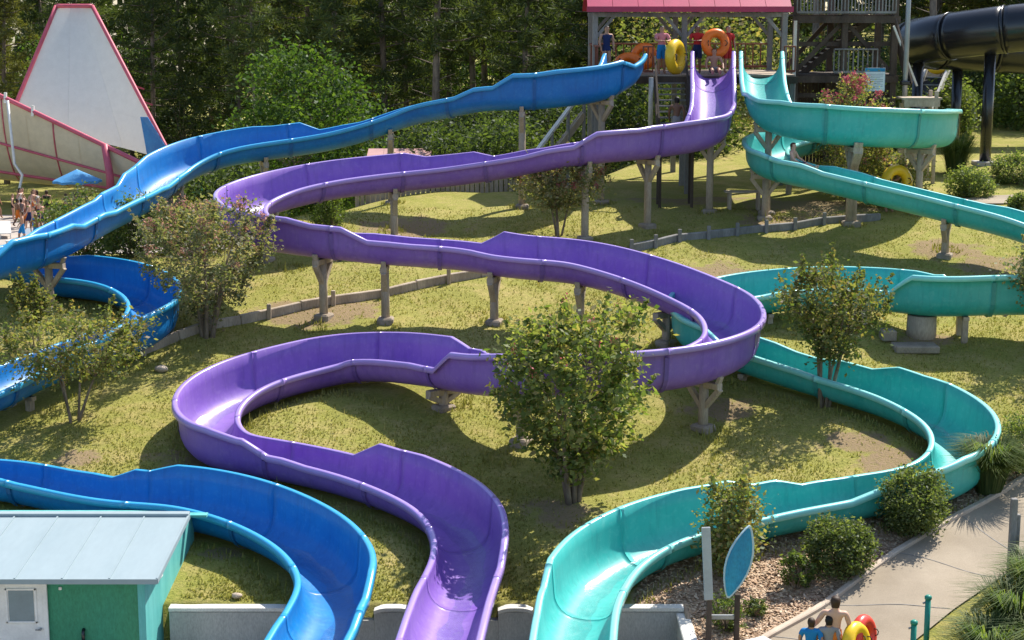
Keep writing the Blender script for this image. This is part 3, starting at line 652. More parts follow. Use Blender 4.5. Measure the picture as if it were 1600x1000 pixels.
# ---------------------------------------------------------------- plants
def leaf_quads(C, size, rng, flat_bias=.35, aspect=.55, droop=0.0):
    """diamond leaves at centres C (n,3)"""
    n = len(C)
    d = rng.normal(size=(n, 3)); d[:, 2] = d[:, 2] * (1 - flat_bias) - droop; d /= np.linalg.norm(d, axis=1)[:, None]
    u = rng.normal(size=(n, 3)); u -= d * (u * d).sum(1)[:, None]; u /= np.linalg.norm(u, axis=1)[:, None]
    s = size * (.45 + 1.15 * rng.random(n) ** 1.6)[:, None]
    V = np.stack([C - d * s, C + u * s * aspect, C + d * s, C - u * s * aspect], 1)
    return V.reshape(-1, 3), np.arange(n * 4).reshape(-1, 4)
def crown_centres(rng, n, rx, rz, zc, lumps=7, hollow=.45):
    """uneven crown: clump centres in a lumpy ellipsoid"""
    k = lumps * 2
    L = rng.normal(size=(k, 3)); L /= np.linalg.norm(L, axis=1)[:, None]; amp = rng.uniform(-.42, .36, k)
    d = rng.normal(size=(n, 3)); d /= np.linalg.norm(d, axis=1)[:, None]
    f = 1 + (np.maximum(0, d @ L.T) ** 14 * amp).sum(1)
    r = (hollow + (1 - hollow) * rng.random(n) ** .6) * np.clip(f, .5, 1.4)
    P = d * r[:, None] * np.array([rx, rx, rz]); P[:, 2] += zc
    return P
def make_tree(name, label, seed, loc, height, rx, base, leaf_m, bark='bark', nclump=150, per=70, leaf=.055, stems=4, flowers=None, spread=.2, group=None, cat='tree', vase=.5, sway=(0, 0), size_clump=.2, shoots=60):
    rng = np.random.default_rng(seed); rr = random.Random(seed)
    root = thing(name, label, cat, loc, 0, group)
    rz = (height - base) / 2; zc = base + rz
    C = crown_centres(rng, nclump, rx, rz, zc)
    # narrower towards the base: the crown opens like a vase
    t = np.clip((C[:, 2] - base) / (height - base), 0, 1)
    C[:, :2] *= (vase + (1 - vase) * np.clip(t * 1.6, 0, 1))[:, None]
    C[:, 2] = np.maximum(C[:, 2], .25)
    C[:, 0] += sway[0] * t; C[:, 1] += sway[1] * t
    mb = MB(); tips = []
    o = Vector(loc)
    for k in range(stems):
        a = 6.283 * k / stems + rr.uniform(-.5, .5); lean = rr.uniform(.25, .6) * rx * .6
        top = Vector((math.cos(a) * lean + sway[0] * .5, math.sin(a) * lean + sway[1] * .5, base + rz * rr.uniform(.5, 1.0)))
        b0 = Vector((math.cos(a) * .09, math.sin(a) * .09, -.2))
        pts = []
        for q in range(6):
            f = q / 5; p = b0.lerp(top, f); p.x += math.sin(f * 3 + k) * .05 - (1 - f) * f * math.cos(a) * lean * .5; p.y += math.cos(f * 4 + k) * .05 - (1 - f) * f * math.sin(a) * lean * .5; pts.append(p)
        r0 = .018 * height * rr.uniform(.75, 1.1)
        mb.tube([o + p for p in pts], [r0 * (1 - .62 * q / 5) for q in range(6)], 7, jitter=.08); tips += [(p, r0 * (1 - .62 * q / 5)) for q, p in enumerate(pts) if q > 1]
    for c in C[:: max(1, nclump // 70)]:
        cv = Vector(c); p, r = min(tips, key=lambda z: (z[0] - cv).length + (2 if z[0].z > cv.z else 0))
        m = p.lerp(cv, .5) + Vector((rr.uniform(-.1, .1), rr.uniform(-.1, .1), rr.uniform(0, .15)))
        mb.tube([o + p, o + m, o + cv], [r * .45, r * .28, .006], 5, cap=False)
    mb.build('trunk', M[bark], root)
    # leaves
    cl = rng.normal(size=(nclump, per, 3)) * (size_clump * (.6 + .8 * rng.random((nclump, 1, 1)))) * np.array([1.1, 1.1, .8])
    Lc = (C[:, None, :] + cl).reshape(-1, 3); Lc = Lc[rng.random(len(Lc)) < .92]
    if shoots:
        k = rng.integers(0, nclump, shoots); base_ = C[k]; up = np.stack([base_[:, 0] * .25, base_[:, 1] * .25, np.full(shoots, .6)], -1) * (.4 + .7 * rng.random((shoots, 1)))
        tt = rng.random((shoots, 34, 1)); Lc = np.concatenate([Lc, (base_[:, None, :] + up[:, None, :] * tt + rng.normal(size=(shoots, 34, 3)) * .06 * (1.3 - tt)).reshape(-1, 3)])
    V, Q = leaf_quads(Lc, leaf, rng); np_mesh('crown', V, Q, M[leaf_m], root)
    if flowers:
        fm, count, fs = flowers
        top = C[np.argsort(-(C[:, 2] + .5 * np.linalg.norm(C[:, :2], axis=1)))][: max(4, int(nclump * .55))]
        pick = top[rng.integers(0, len(top), count)] + rng.normal(size=(count, 3)) * .05 + np.array([0, 0, size_clump * 1.1]) + (top[rng.integers(0, len(top), count)] * 0)
        F = (pick[:, None, :] + rng.normal(size=(count, 26, 3)) * np.array([.055, .055, .08]) * fs).reshape(-1, 3)
        V, Q = leaf_quads(F, .022 * fs, rng, aspect=.9); np_mesh('blossom', V, Q, M[fm], root)
    return root
tr = TREES
make_tree('crape_myrtle', 'leafy green crape myrtle between the purple and teal slides with few red blossoms', 3, tr['A'], 4.5, 1.85, .35, 'leaf_myrtle_dark', nclump=185, per=66, leaf=.075, stems=6, flowers=('petal_pink', 30, .9), size_clump=.165, vase=.36, sway=(-.15, -.1))
make_tree('crape_myrtle', 'olive crape myrtle standing inside the right hand bend of the teal slide', 5, tr['B'], 3.5, 1.6, 1.15, 'leaf_myrtle', nclump=120, per=66, leaf=.058, stems=6, size_clump=.17, vase=.35, sway=(.15, 0))
make_tree('crape_myrtle', 'wide low olive crape myrtle in front of the blue slide bend', 8, tr['C'], 2.75, 2.0, .95, 'leaf_myrtle', nclump=115, per=52, leaf=.056, stems=4, size_clump=.17, vase=.55, sway=(.2, 0))
make_tree('crape_myrtle', 'bronze tinged crape myrtle with faded pink blossom between the blue and purple slides', 13, tr['D'], 4.15, 1.95, .4, 'leaf_bronze', nclump=150, per=58, leaf=.055, stems=7, flowers=('petal_pale', 90, 1.2), size_clump=.16, shoots=110, vase=.6)
make_tree('crape_myrtle', 'small crape myrtle with many pink blossoms behind the purple slide', 17, tr['E'], 2.75, 1.55, .75, 'leaf_bronze', nclump=120, per=56, leaf=.055, stems=4, flowers=('petal_pink', 110, .8), size_clump=.17, vase=.6)
make_tree('crape_myrtle', 'young slender myrtle poking up beside the timber post of the blue slide', 19, tr['F'], 1.8, .5, .5, 'leaf_myrtle', nclump=36, per=50, leaf=.05, stems=3, size_clump=.16)
make_tree('shrub_tree', 'dark spiky shrub behind the surfboard sign', 23, tr['G'], 2.1, .68, .1, 'leaf_myrtle', nclump=85, per=55, leaf=.05, stems=4, size_clump=.15, cat='shrub')
make_tree('crape_myrtle', 'crape myrtle reaching in over the teal slide loop beside the lawn', 29, tr['H'], 3.3, 1.35, 1.0, 'leaf_bronze', nclump=90, per=60, leaf=.055, stems=4, flowers=('petal_pale', 20, 1.0), size_clump=.17)

def make_bush(name, label, seed, loc, rx, h, leaf_m, nclump=120, per=60, leaf=.035, cat='bush', group=None, flowers=None):
    rng = np.random.default_rng(seed); root = thing(name, label, cat, loc, 0, group)
    C = crown_centres(rng, nclump, rx * .92, h * .52, h * .48, 9, .55); C = C[C[:, 2] > .03]
    Lc = (C[:, None, :] + rng.normal(size=(len(C), per, 3)) * rx * .12).reshape(-1, 3); Lc = Lc[Lc[:, 2] > .01]
    V, Q = leaf_quads(Lc, leaf, rng); np_mesh('foliage', V, Q, M[leaf_m], root)
    mb = MB(); o = Vector(loc); rr = random.Random(seed)
    for c in C[::max(1, len(C) // 26)]:
        mb.tube([o + Vector((rr.uniform(-.1, .1) * rx, rr.uniform(-.1, .1) * rx, -.1)), o + Vector((c[0] * .5, c[1] * .5, c[2] * .55)), o + Vector(c)], [.02, .012, .004], 5, cap=False)
    mb.build('stems', M['bark'], root)
    if flowers:
        fm, cnt = flowers; top = C[C[:, 2] > h * .55]
        pk = top[rng.integers(0, len(top), cnt)] + np.array([0, 0, rx * .12])
        F = (pk[:, None, :] + rng.normal(size=(cnt, 24, 3)) * .07).reshape(-1, 3); V, Q = leaf_quads(F, .035, rng, aspect=.9); np_mesh('blossom', V, Q, M[fm], root)
    return root
b = BUSH
make_bush('rounded_bush', 'dense rounded bush on the mulch between a larger bush and a small pale one', 31, b['a'], .70, 1.15, 'leaf_bush', 190, 70)
make_bush('rounded_bush', 'largest dense rounded bush on the mulch touching the teal slide', 33, b['b'], .80, 1.45, 'leaf_bush', 230, 70)
make_bush('young_bush', 'small pale green bush on the mulch', 35, b['c'], .33, .75, 'leaf_pale', 50, 45)
make_bush('low_plant', 'tiny dark green plant on bare mulch near the surfboard sign', 37, b['d'], .26, .36, 'leaf_bush', 30, 40, .03, 'plant')
make_bush('low_plant', 'pale green plant at the foot of the sign posts', 39, b['h'], .38, .75, 'leaf_pale', 40, 40, .03, 'plant')
make_bush('rounded_bush', 'leafy bush where the mulch bed narrows beside the path', 41, b['f'], .75, 1.3, 'leaf_bush', 130, 60)
make_bush('rounded_bush', 'round green shrub growing behind the upper purple bend', 43, b['i'], .65, 1.25, 'leaf_pale', 90, 60)
make_bush('clipped_bush', 'clipped low bush on the upper lawn beside a pale path', 45, b['j'], .95, .95, 'leaf_bush', 110, 60, .045)
make_bush('clipped_bush', 'clipped bush behind the black pillar on the upper lawn', 47, b['k'], 1.15, 1.1, 'leaf_bush', 120, 60, .045)
make_bush('clipped_bush', 'small clipped bush at the edge of the upper path', 49, b['l'], .5, .5, 'leaf_bush', 50, 50, .045)
make_bush('flower_bush', 'broad bush with coral blossom below the stair tower', 51, (12.05, 59.1, 5.8), 1.55, 4.3, 'leaf_myrtle', 170, 60, .05, flowers=('petal_pink', 110))
make_bush('flower_bush', 'olive shrub with few blossoms under the teal bend', 53, (13.2, 58.3, 5.8), 1.5, 1.7, 'leaf_myrtle', 120, 60, .05, flowers=('petal_pale', 14))
def make_reeds(name, label, seed, loc, rx, h, n=900, mat='reed'):
    rng = np.random.default_rng(seed); root = thing(name, label, 'grass clump', loc)
    a = rng.random(n) * 6.283; r0 = rx * .35 * np.sqrt(rng.random(n)); out = rx * (.35 + .9 * rng.random(n)); hh = h * (.55 + .5 * rng.random(n)); w = .009 + .008 * rng.random(n)
    ca, sa = np.cos(a), np.sin(a); V = []
    fr = [0, .4, .75, 1.0]
    rad = [r0, r0 + out * .18, r0 + out * .5, r0 + out]; zz = [hh * -.02, hh * .62, hh * .96, hh * .92]
    W = [1, 1, .7, .12]
    for k in range(4):
        px, py = ca * rad[k], sa * rad[k]
        V.append(np.stack([px - sa * w * W[k], py + ca * w * W[k], zz[k]], -1)); V.append(np.stack([px + sa * w * W[k], py - ca * w * W[k], zz[k]], -1))
    V = np.stack(V, 1).reshape(-1, 3); b0 = np.arange(n)[:, None] * 8
    Q = np.concatenate([b0 + np.array([[0, 1, 3, 2]]), b0 + np.array([[2, 3, 5, 4]]), b0 + np.array([[4, 5, 7, 6]])])
    np_mesh('blades', V, Q, M[mat], root); return root
make_reeds('ornamental_grass', 'fountain of arching ornamental grass beside the teal bend', 61, b['e'], .8, 1.25, 1500)
for k, (x, y, rx, h) in enumerate([(8.95, 29.5, .8, 1.0), (9.7, 30.4, .9, 1.2), (10.4, 31.3, .85, 1.3), (9.9, 29.2, .9, 1.1), (10.9, 30.3, .9, 1.3), (9.0, 28.3, .8, 1.0), (10.95, 32.1, .6, 1.2), (11.4, 31.5, .9, 1.4), (8.1, 28.9, .55, .7)]):
    make_reeds('ornamental_grass', 'green ornamental grass growing along the open side of the footpath', 63 + k, (x, y, hill(x, y)), rx, h, 800)['group'] = 'grasses along the path'
make_reeds('ornamental_grass', 'tall grass clump behind the teal bend below the tube conveyor', 75, (17.6, 66, 6.1), 1.0, 1.6, 700)

# ---------------------------------------------------------------- woodland behind
def pine_proto(seed, H, mat, low=.35, spread=3.0):
    rng = np.random.default_rng(seed); rr = random.Random(seed)
    root = bpy.data.objects.new('pine_tree', None); link(root)
    mb = MB(); top = Vector((rr.uniform(-.8, .8), rr.uniform(-.8, .8), H))
    P = [Vector((top.x * f * f, top.y * f * f, H * f - .3 * (f == 0))) for f in (0, .25, .5, .75, 1)]
    mb.tube(P, [.24, .2, .16, .1, .03], 8, jitter=.06)
    C = []
    nb = 60
    for k in range(nb):
        f = low + (1 - low) * (k + rr.random()) / nb
        a = k * 2.4 + rr.uniform(-.5, .5); L = spread * (1.05 - f) ** .6 * rr.uniform(.55, 1.15) * (1 if f > low + .1 else .8)
        p0 = Vector((top.x * f * f, top.y * f * f, H * f)); d = Vector((math.cos(a), math.sin(a), rr.uniform(-.1, .35)))
        p1 = p0 + d * L * .5 + Vector((0, 0, -.1)); p2 = p0 + d * L + Vector((0, 0, .1))
        mb.tube([p0, p1, p2], [.05, .035, .012], 4, cap=False)
        for q in range(9):
            t = rr.uniform(.3, 1.05); s = p0.lerp(p2, t); C.append((s.x + rr.gauss(0, .22), s.y + rr.gauss(0, .22), s.z + rr.gauss(0, .14)))
    for k in range(7):      # bare dead stubs below the crown
        f = rr.uniform(.12, low); a = rr.uniform(0, 6.28); p0 = Vector((0, 0, H * f)); mb.tube([p0, p0 + Vector((math.cos(a), math.sin(a), .35)) * rr.uniform(.5, 1.4)], [.035, .01], 4, cap=False)
    mb.build('trunk', M['pine_bark'], root)
    C = np.array(C); n = len(C); k = 18
    d = rng.normal(size=(n, k, 3)); d[..., 2] = d[..., 2] * .7 + .35; d /= np.linalg.norm(d, axis=2)[..., None]
    L = (.32 + .3 * rng.random((n, k, 1))); e = np.cross(d, rng.normal(size=(n, k, 3))); e /= np.linalg.norm(e, axis=2)[..., None]; w = .022 + .02 * rng.random((n, k, 1))
    c = C[:, None, :] + d * .05
    V = np.stack([c - e * w * .4, c + e * w * .4, c + d * L + e * w, c + d * L - e * w], 2).reshape(-1, 3)
    np_mesh('crown', V, np.arange(len(V)).reshape(-1, 4), M[mat], root)
    return root
def leafy_proto(seed, H, rx, base, mat, nclump=260, per=26, leaf=.14):
    root = make_tree('broadleaf_tree', 'x', seed, (0, 0, 0), H, rx, base, mat, 'pine_bark', nclump, per, leaf, 2, None, size_clump=.5, vase=.75, shoots=0)
    return root
protos = [(pine_proto(101, 17, 'needle', .18, 3.8), 'tall green pine', 'pine tree', 'pines in the wood behind'),
          (pine_proto(102, 19, 'needle', .2, 4.2), 'tall green pine', 'pine tree', 'pines in the wood behind'),
          (pine_proto(103, 16, 'needle_yellow', .12, 3.4), 'sunlit yellowish pine', 'pine tree', 'yellowish pines in the wood behind'),
          (pine_proto(104, 21, 'needle', .38, 4.0), 'tall green pine', 'pine tree', 'pines in the wood behind'),
          (leafy_proto(105, 11, 3.4, 1.0, 'leaf_oak'), 'broad leafy tree among pines', 'tree', 'leafy trees among the pines'),
          (leafy_proto(106, 8, 3.0, .6, 'leaf_shade'), 'low dark leafy tree below pines', 'tree', 'low trees below the pines'),
          (leafy_proto(107, 5, 2.6, .3, 'leaf_shade', 200, 26, .12), 'shaggy undergrowth shrub', 'shrub', 'undergrowth at the edge of the wood')]
first = set()
def plant(k, x, y, s=1.0, sz=None):
    p, lab, cat, grp = protos[k]; z = T(x, y) - .1
    rz = R.uniform(0, 6.28); sc = (s, s, sz or s)
    if k not in first:
        first.add(k); o = p; o.location = (x, y, z); o.rotation_euler = (0, 0, rz); o.scale = sc
    else: o = copy_tree(p, (x, y, z), rz, sc)
    where = 'behind the funnel ride' if x < -24 else 'behind the round tree' if x < -9 else 'above the blue slide' if x < 3.5 else 'behind the slide tower' if x < 18 else 'beyond the black tube slide'
    deep = ', front row' if y < 104 else ', middle rows' if y < 122 else ', deep in the wood'
    tag(o, lab + ' ' + where + deep, cat, grp); return o
def wood():
    n = 0
    for row, (y0, dx) in enumerate([(105, 5.6), (112, 5.0), (120, 4.6), (131, 4.6), (143, 5.0)]):
        x = -y0 * .36 + R.uniform(0, 3)
        while x < y0 * .42:
            y = y0 + R.uniform(-2.8, 2.8); yy = y
            if x > 6: yy = y - 14 * sm(6, 22, x)       # the wood comes closer on the right
            if not (x < -17 and yy < 118.5):
                plant(R.choice([3, 3, 3, 1] if row == 0 else [0, 1, 3, 0, 1, 2, 3] if row < 3 else [0, 1, 3, 2, 4]), x, yy, R.uniform(.85, 1.2))
            x += dx * R.uniform(.75, 1.3)
    for row, (y0, dx) in enumerate([(100, 3.6), (107, 3.6), (118, 5.0)]):
        x = -y0 * .17 + R.uniform(0, 2)
        if row: x = -y0 * .36
        while x < y0 * .42:
            yy = y0 + R.uniform(-2, 2) - (14 * sm(6, 22, x))
            if not (x < -17 and yy < 118): plant(R.choice([5, 6, 6, 6]), x, yy, R.uniform(.5, .85))
            x += dx * R.uniform(.7, 1.3)
wood()
# closer trees that stand out
o = make_tree('broadleaf_tree', 'large round dense green tree behind the blue slide', 201, (-9.6, 79.5, .3), 10.6, 3.7, .8, 'leaf_oak', 'pine_bark', 520, 42, .11, 3, size_clump=.42, vase=.8)
make_bush('undergrowth_shrub', 'dark glossy leafy shrub in the gap between blue and purple slides', 203, (-11.3, 66.5, 3.2), 2.3, 3.4, 'leaf_shade', 200, 50, .09, 'shrub')
make_bush('undergrowth_shrub', 'tangled green shrub behind the pale fence below the blue slide', 205, (-3.4, 70, 3.9), 2.6, 3.9, 'leaf_shade', 200, 50, .09, 'shrub')
make_bush('undergrowth_shrub', 'dull green shrub below the blue slide near the slide tower', 207, (-.3, 68, 5.0), 2.3, 3.0, 'leaf_shade', 170, 50, .085, 'shrub')
make_bush('undergrowth_shrub', 'dark shrub growing against the wooden ramp', 209, (1.7, 71, 4.8), 2.5, 4.6, 'leaf_shade', 180, 50, .09, 'shrub')
make_bush('undergrowth_shrub', 'leafy shrub half hidden behind the upper blue slide', 211, (-2.0, 76, 2.4), 2.6, 6.2, 'leaf_shade', 200, 50, .1, 'shrub')
make_bush('undergrowth_shrub', 'dark shrub behind the wooden slide tower', 213, (6.5, 74, 4.5), 4.0, 6.0, 'leaf_shade', 300, 50, .11, 'shrub')
make_bush('undergrowth_shrub', 'bright leafy shrub seen through the open slide tower', 215, (9.5, 84, 3.6), 5.0, 9.2, 'leaf_myrtle', 300, 50, .12, 'shrub')
make_bush('undergrowth_shrub', 'dark round shrub between the black pillars', 217, (20.0, 78, 6.5), 1.9, 3.2, 'leaf_bush', 170, 50, .09, 'shrub')
make_bush('undergrowth_shrub', 'sunlit pale shrub beyond the black tube slide', 219, (25.5, 82, 6.6), 3.0, 4.2, 'leaf_pale', 220, 50, .1, 'shrub')
make_bush('undergrowth_shrub', 'olive shrub at the far edge of the upper lawn', 221, (28.5, 86, 6.8), 3.4, 5.4, 'leaf_myrtle', 220, 50, .11, 'shrub')
make_bush('undergrowth_shrub', 'dark hedge shrub beside the tower sign', 223, (16.6, 74, 6.2), 1.8, 3.0, 'leaf_bush', 150, 50, .09, 'shrub')
make_bush('undergrowth_shrub', 'dark green shrub below the first blue bend', 225, (-12.2, 53.2, T(-12.2, 53.2)), 1.5, 1.9, 'leaf_bush', 130, 55, .055, 'shrub')
make_bush('undergrowth_shrub', 'olive shrub between the bronze myrtle and the upper blue slide', 227, (-10.2, 54.5, T(-10.2, 54.5)), 1.5, 1.7, 'leaf_myrtle', 130, 55, .055, 'shrub')
make_bush('undergrowth_shrub', 'low shrub on the bank beneath the falling blue run', 229, (-14.3, 55.0, T(-14.3, 55.0)), 1.6, 2.0, 'leaf_bush', 130, 55, .06, 'shrub')
# distant wood too far to count
def far_wood():
    n = 26000; x = (NR.random(n) - .5) * 170; y = 152 + 24 * NR.random(n); z = 25 * NR.random(n) ** .8
    V, Q = leaf_quads(np.stack([x, y, z], -1), .75, NR, .1, .6)
    o = np_mesh('distant_wood', V, Q, M['needle']); tag(o, 'distant dark woodland closing the view behind the pines', 'woodland'); stuff(o)
far_wood()

# ---------------------------------------------------------------- wall at the foot of the slope
wl_root = thing('retaining_wall', 'low grey concrete wall with white coping where the slides end', 'wall', (-2, WALL_Y, -.2))
top = .70
spans = [(-6.83, -4.35), (-2.75, -1.98), (-.28, .42), (1.92, 3.42)]
for k, (a, c) in enumerate(spans):
    mb = MB(); mb.box(((a + c) / 2, WALL_Y - .09, top / 2 - .13), (c - a, .18, top + .2), bev=.012); panel = mb.build('wall_panel', M['concrete_grey'], wl_root)
    # coping with ends that sweep down to the slides
    mb = MB(); n = 14; vs = []
    for i in range(n + 1):
        x = a + (c - a) * i / n; e = min(x - a if k else 9, c - x if k < 3 else 9); dz = -.06 * max(0, 1 - e / .28) ** 2
        for yy, zz in ((.03, 0), (.03, .07), (-.21, .07), (-.21, 0)): vs.append((x, WALL_Y - .0 + yy, top + dz + zz - .01))
    fs = [(i * 4 + j, i * 4 + (j + 1) % 4, (i + 1) * 4 + (j + 1) % 4, (i + 1) * 4 + j) for i in range(n) for j in range(4)] + [(0, 1, 2, 3), (n * 4 + 3, n * 4 + 2, n * 4 + 1, n * 4)]
    mb.add(vs, fs); mb.build('coping', M['cap'], panel)
for a, c in [(-4.35, -2.75), (-1.98, -.28), (.42, 1.92)]:      # lower notches under the troughs
    mb = MB(); mb.box(((a + c) / 2, WALL_Y - .09, .13), (c - a, .17, .72)); mb.build('notch_panel', M['concrete_grey'], wl_root)
mb = MB(); mb.box((WALL_X - .02, WALL_Y - 1.6, .18), (.2, 3.0, .85), bev=.02); mb.box((WALL_X - .02, WALL_Y - 1.6, .62), (.27, 3.1, .07), bev=.02); mb.build('return_wall', M['cap'], wl_root)
mb = MB(); mb.box((4.62, 30.0, .47), (.75, .42, .34), rz=.5, bev=.04)
tag(mb.build('concrete_block', M['cap']), 'white concrete block on the mulch at the foot of the surfboard sign', 'block')

# ---------------------------------------------------------------- hut
hut = thing('pump_hut', 'small teal and green hut with flat pale roof and white door beside the blue slide', 'hut', (-9.5, 31.7, -.2))
x0, x1, y0, y1 = -12.6, -7.06, 30.45, 33.1
mb = MB(); mb.box(((x0 + x1) / 2, y0 + .05, .80), (x1 - x0 - .02, .1, 1.98)); mb.build('front_wall', M['hut_green'], hut)
xb, yb = -6.84, 34.35
mb = MB(); mb.add([(x1 - .1, y0 - .003, -.2), (x1, y0 - .003, -.2), (xb, yb, -.2), (xb - .1, yb, -.2), (x1 - .1, y0 - .003, 1.80), (x1, y0 - .003, 1.80), (xb, yb, 1.93), (xb - .1, yb, 1.93)], [(0, 3, 2, 1), (4, 5, 6, 7), (0, 1, 5, 4), (1, 2, 6, 5), (2, 3, 7, 6), (3, 0, 4, 7)]); mb.build('side_wall', M['hut_teal'], hut)
mb = MB(); mb.box(((x0 + xb) / 2 - .05, yb - .05, .86), (xb - x0 - .12, .1, 2.1)); mb.build('back_wall', M['hut_teal'], hut)
mb = MB(); mb.box(((x0 + xb) / 2, 33.8, 1.66), (xb - x0 - .14, 1.0, .05)); mb.build('rear_roof', M['hut_teal'], hut)
mb = MB(); mb.box((x1 - .05, y0 - .012, .8), (.14, .03, 1.98)); mb.build('corner_board', M['hut_teal'], hut)
# roof: sloping sheets with standing seams
rx0, rx1, ry0, ry1, rz0, rz1 = -13.0, -6.72, 30.05, 33.3, 1.83, 2.10
def rz_at(y): return rz0 + (rz1 - rz0) * (y - ry0) / (ry1 - ry0)
roof = None
np_ = 7
for i in range(np_):
    a = rx0 + (rx1 - rx0) * i / np_; c = rx0 + (rx1 - rx0) * (i + 1) / np_
    mb = MB(); e = .004
    mb.add([(a + e, ry0, rz0), (c - e, ry0, rz0), (c - e, ry1, rz1), (a + e, ry1, rz1), (a + e, ry0, rz0 + .035), (c - e, ry0, rz0 + .035), (c - e, ry1, rz1 + .035), (a + e, ry1, rz1 + .035)], [(0, 3, 2, 1), (4, 5, 6, 7), (0, 1, 5, 4), (1, 2, 6, 5), (2, 3, 7, 6), (3, 0, 4, 7)])
    rp = mb.build('roof_panel', M['hut_roof'], hut)
    mb = MB(); mb.beam((c, ry0 + .01, rz0 + .045), (c, ry1 - .12, rz1 + .035), .03, .028); mb.build('standing_seam', M['hut_roof'], rp)
mb = MB(); mb.box(((rx0 + rx1) / 2, ry1 - .02, rz1 + .055), (rx1 - rx0 + .02, .2, .07), bev=.01); mb.build('ridge_trim', M['hut_roof'], hut)
mb = MB(); mb.box(((rx0 + rx1) / 2, ry0 - .012, rz0 - .005), (rx1 - rx0 + .02, .025, .1)); mb.build('fascia', M['hut_roof'], hut)
mb = MB(); mb.beam((rx1 + .012, ry0, rz0 + .0), (rx1 + .012, ry1, rz1 + .0), .025, .1); mb.build('verge_board', M['hut_roof'], hut)
mb = MB(); mb.beam((xb - .3, 33.75, 1.99), (xb + .42, 33.75, 1.99), .2, .05); mb.build('gutter', M['hut_teal'], hut)
d = (-9.43, y0)
mb = MB(); mb.box((d[0], y0 - .03, .74), (1.0, .06, 1.9)); door = mb.build('door', M['white'], hut)
for sx in (-1, 1):
    mb = MB(); mb.box((d[0] + sx * .48, y0 - .055, .75), (.09, .05, 1.96), bev=.008); mb.build('door_frame', M['white'], door)
mb = MB(); mb.box((d[0], y0 - .055, 1.69), (.87, .05, .09), bev=.008); mb.build('door_frame', M['white'], door)
mb = MB(); mb.box((d[0] + .02, y0 - .064, 1.22), (.48, .008, .62)); mb.build('pane', M['glass'], door)
for q, (sx, sz, w, h) in enumerate([(-.26, 1.22, .04, .7), (.30, 1.22, .04, .7), (.02, 1.55, .6, .04), (.02, .89, .6, .04)]):
    mb = MB(); mb.box((d[0] + sx, y0 - .07, sz), (w, .03, h), bev=.006); mb.build('pane_trim', M['white'], door)
mb = MB(); mb.tube([(d[0] + .37, y0 - .06, .75), (d[0] + .37, y0 - .12, .75)], .025, 8); mb.tube([(d[0] + .37, y0 - .12, .75), (d[0] + .28, y0 - .12, .75)], .014, 6); mb.build('door_handle', M['steel'], door)
mb = MB(); mb.box((x1 + .06, 31.55, 1.50), (.12, .2, .26), bev=.03); mb.box((x1 + .05, 31.55, 1.66), (.15, .24, .05), bev=.01); mb.build('wall_lamp', M['white'], hut)
mb = MB(); mb.tube([(-8.25, y0 - .0, .72), (-8.25, y0 - .07, .68), (-8.25, y0 - .07, .45)], .035, 8); mb.build('vent_pipe', M['black'], hut)
mb = MB(); mb.box((-8.66, y0 - .02, 1.55), (.06, .04, .06), bev=.01); mb.build('switch_box', M['white'], hut)

# ---------------------------------------------------------------- timber edging on the slope
def edging(pl, label, stake_every, w, h, mat):
    root = thing('timber_edging', label, 'edging', (pl[0][0], pl[0][1], pl[0][2]))
    acc = 0
    for a, c in zip(pl[:-1], pl[1:]):
        A, C = Vector(a), Vector(c); n = max(1, round((C - A).length / 1.2))
        for k in range(n):
            p, q = A.lerp(C, k / n), A.lerp(C, (k + 1) / n - .006)
            p.z = hill(p.x, p.y) + rough(p.x, p.y) + h * .3 + R.uniform(-.015, .015); q.z = hill(q.x, q.y) + rough(q.x, q.y) + h * .3 + R.uniform(-.015, .015)
            mb = MB(); mb.beam(p, q, w, h, bev=.02); mb.build('timber', mat, root)
            if k % stake_every == 0:
                mb = MB(); s = p + Vector((.03, -w * .5 - .06, 0)); mb.box((s.x, s.y, s.z + .0), (.12, .1, h + .35), bev=.012); mb.build('stake', mat, root)
edging(EDGE_L, 'weathered timber edging across the grass below the upper purple bend', 2, .16, .3, M['wood'])
edging(EDGE_R, 'grey timber edging with short stakes below the slide tower', 1, .16, .28, M['wood_grey'])

# ---------------------------------------------------------------- wooden slide tower
DZ = 10.2; YD, YF, YB = 60.9, 62.9, 66.4
tw = thing('slide_tower', 'open wooden start tower with crimson roof above the three slides', 'tower', (6.6, 62.5, hill(6.6, 62.5)))
def post(root, x, y, z0, z1, mat, w=.2, name='post'):
    mb = MB(); mb.box((x, y, (z0 + z1) / 2), (w, w, z1 - z0), bev=.015); return mb.build(name, mat, root)
for x in (3.1, 6.42, 10.15):
    for y in (YF, YB):
        p = post(tw, x, y, hill(x, y) - .3, 12.4, M['wood_grey'])
        for sg in (-1, 1):
            if (x == 3.1 and sg < 0) or (x > 10 and sg > 0): continue
            mb = MB(); mb.beam((x + sg * .08, y, 11.55), (x + sg * .72, y, 12.3), .1, .12, bev=.01); mb.build('brace', M['wood_grey'], p)
for i in range(18):
    y = YD + .06 + (YB - YD - .1) * i / 17.5
    mb = MB(); mb.box((6.62, y, DZ - .03), (7.25, .29, .05)); mb.build('deck_board', M['wood'], tw)
for y in (YD, YF, YB):
    mb = MB(); mb.box((6.62, y + (.16 if y > 62 else -.16), DZ - .19), (7.4, .09, .26)); mb.build('deck_beam', M['wood_dark'], tw)
for y in (YF, YB):
    mb = MB(); mb.box((6.62, y, 12.33), (7.3, .16, .16)); mb.build('eave_beam', M['wood_grey'], tw)
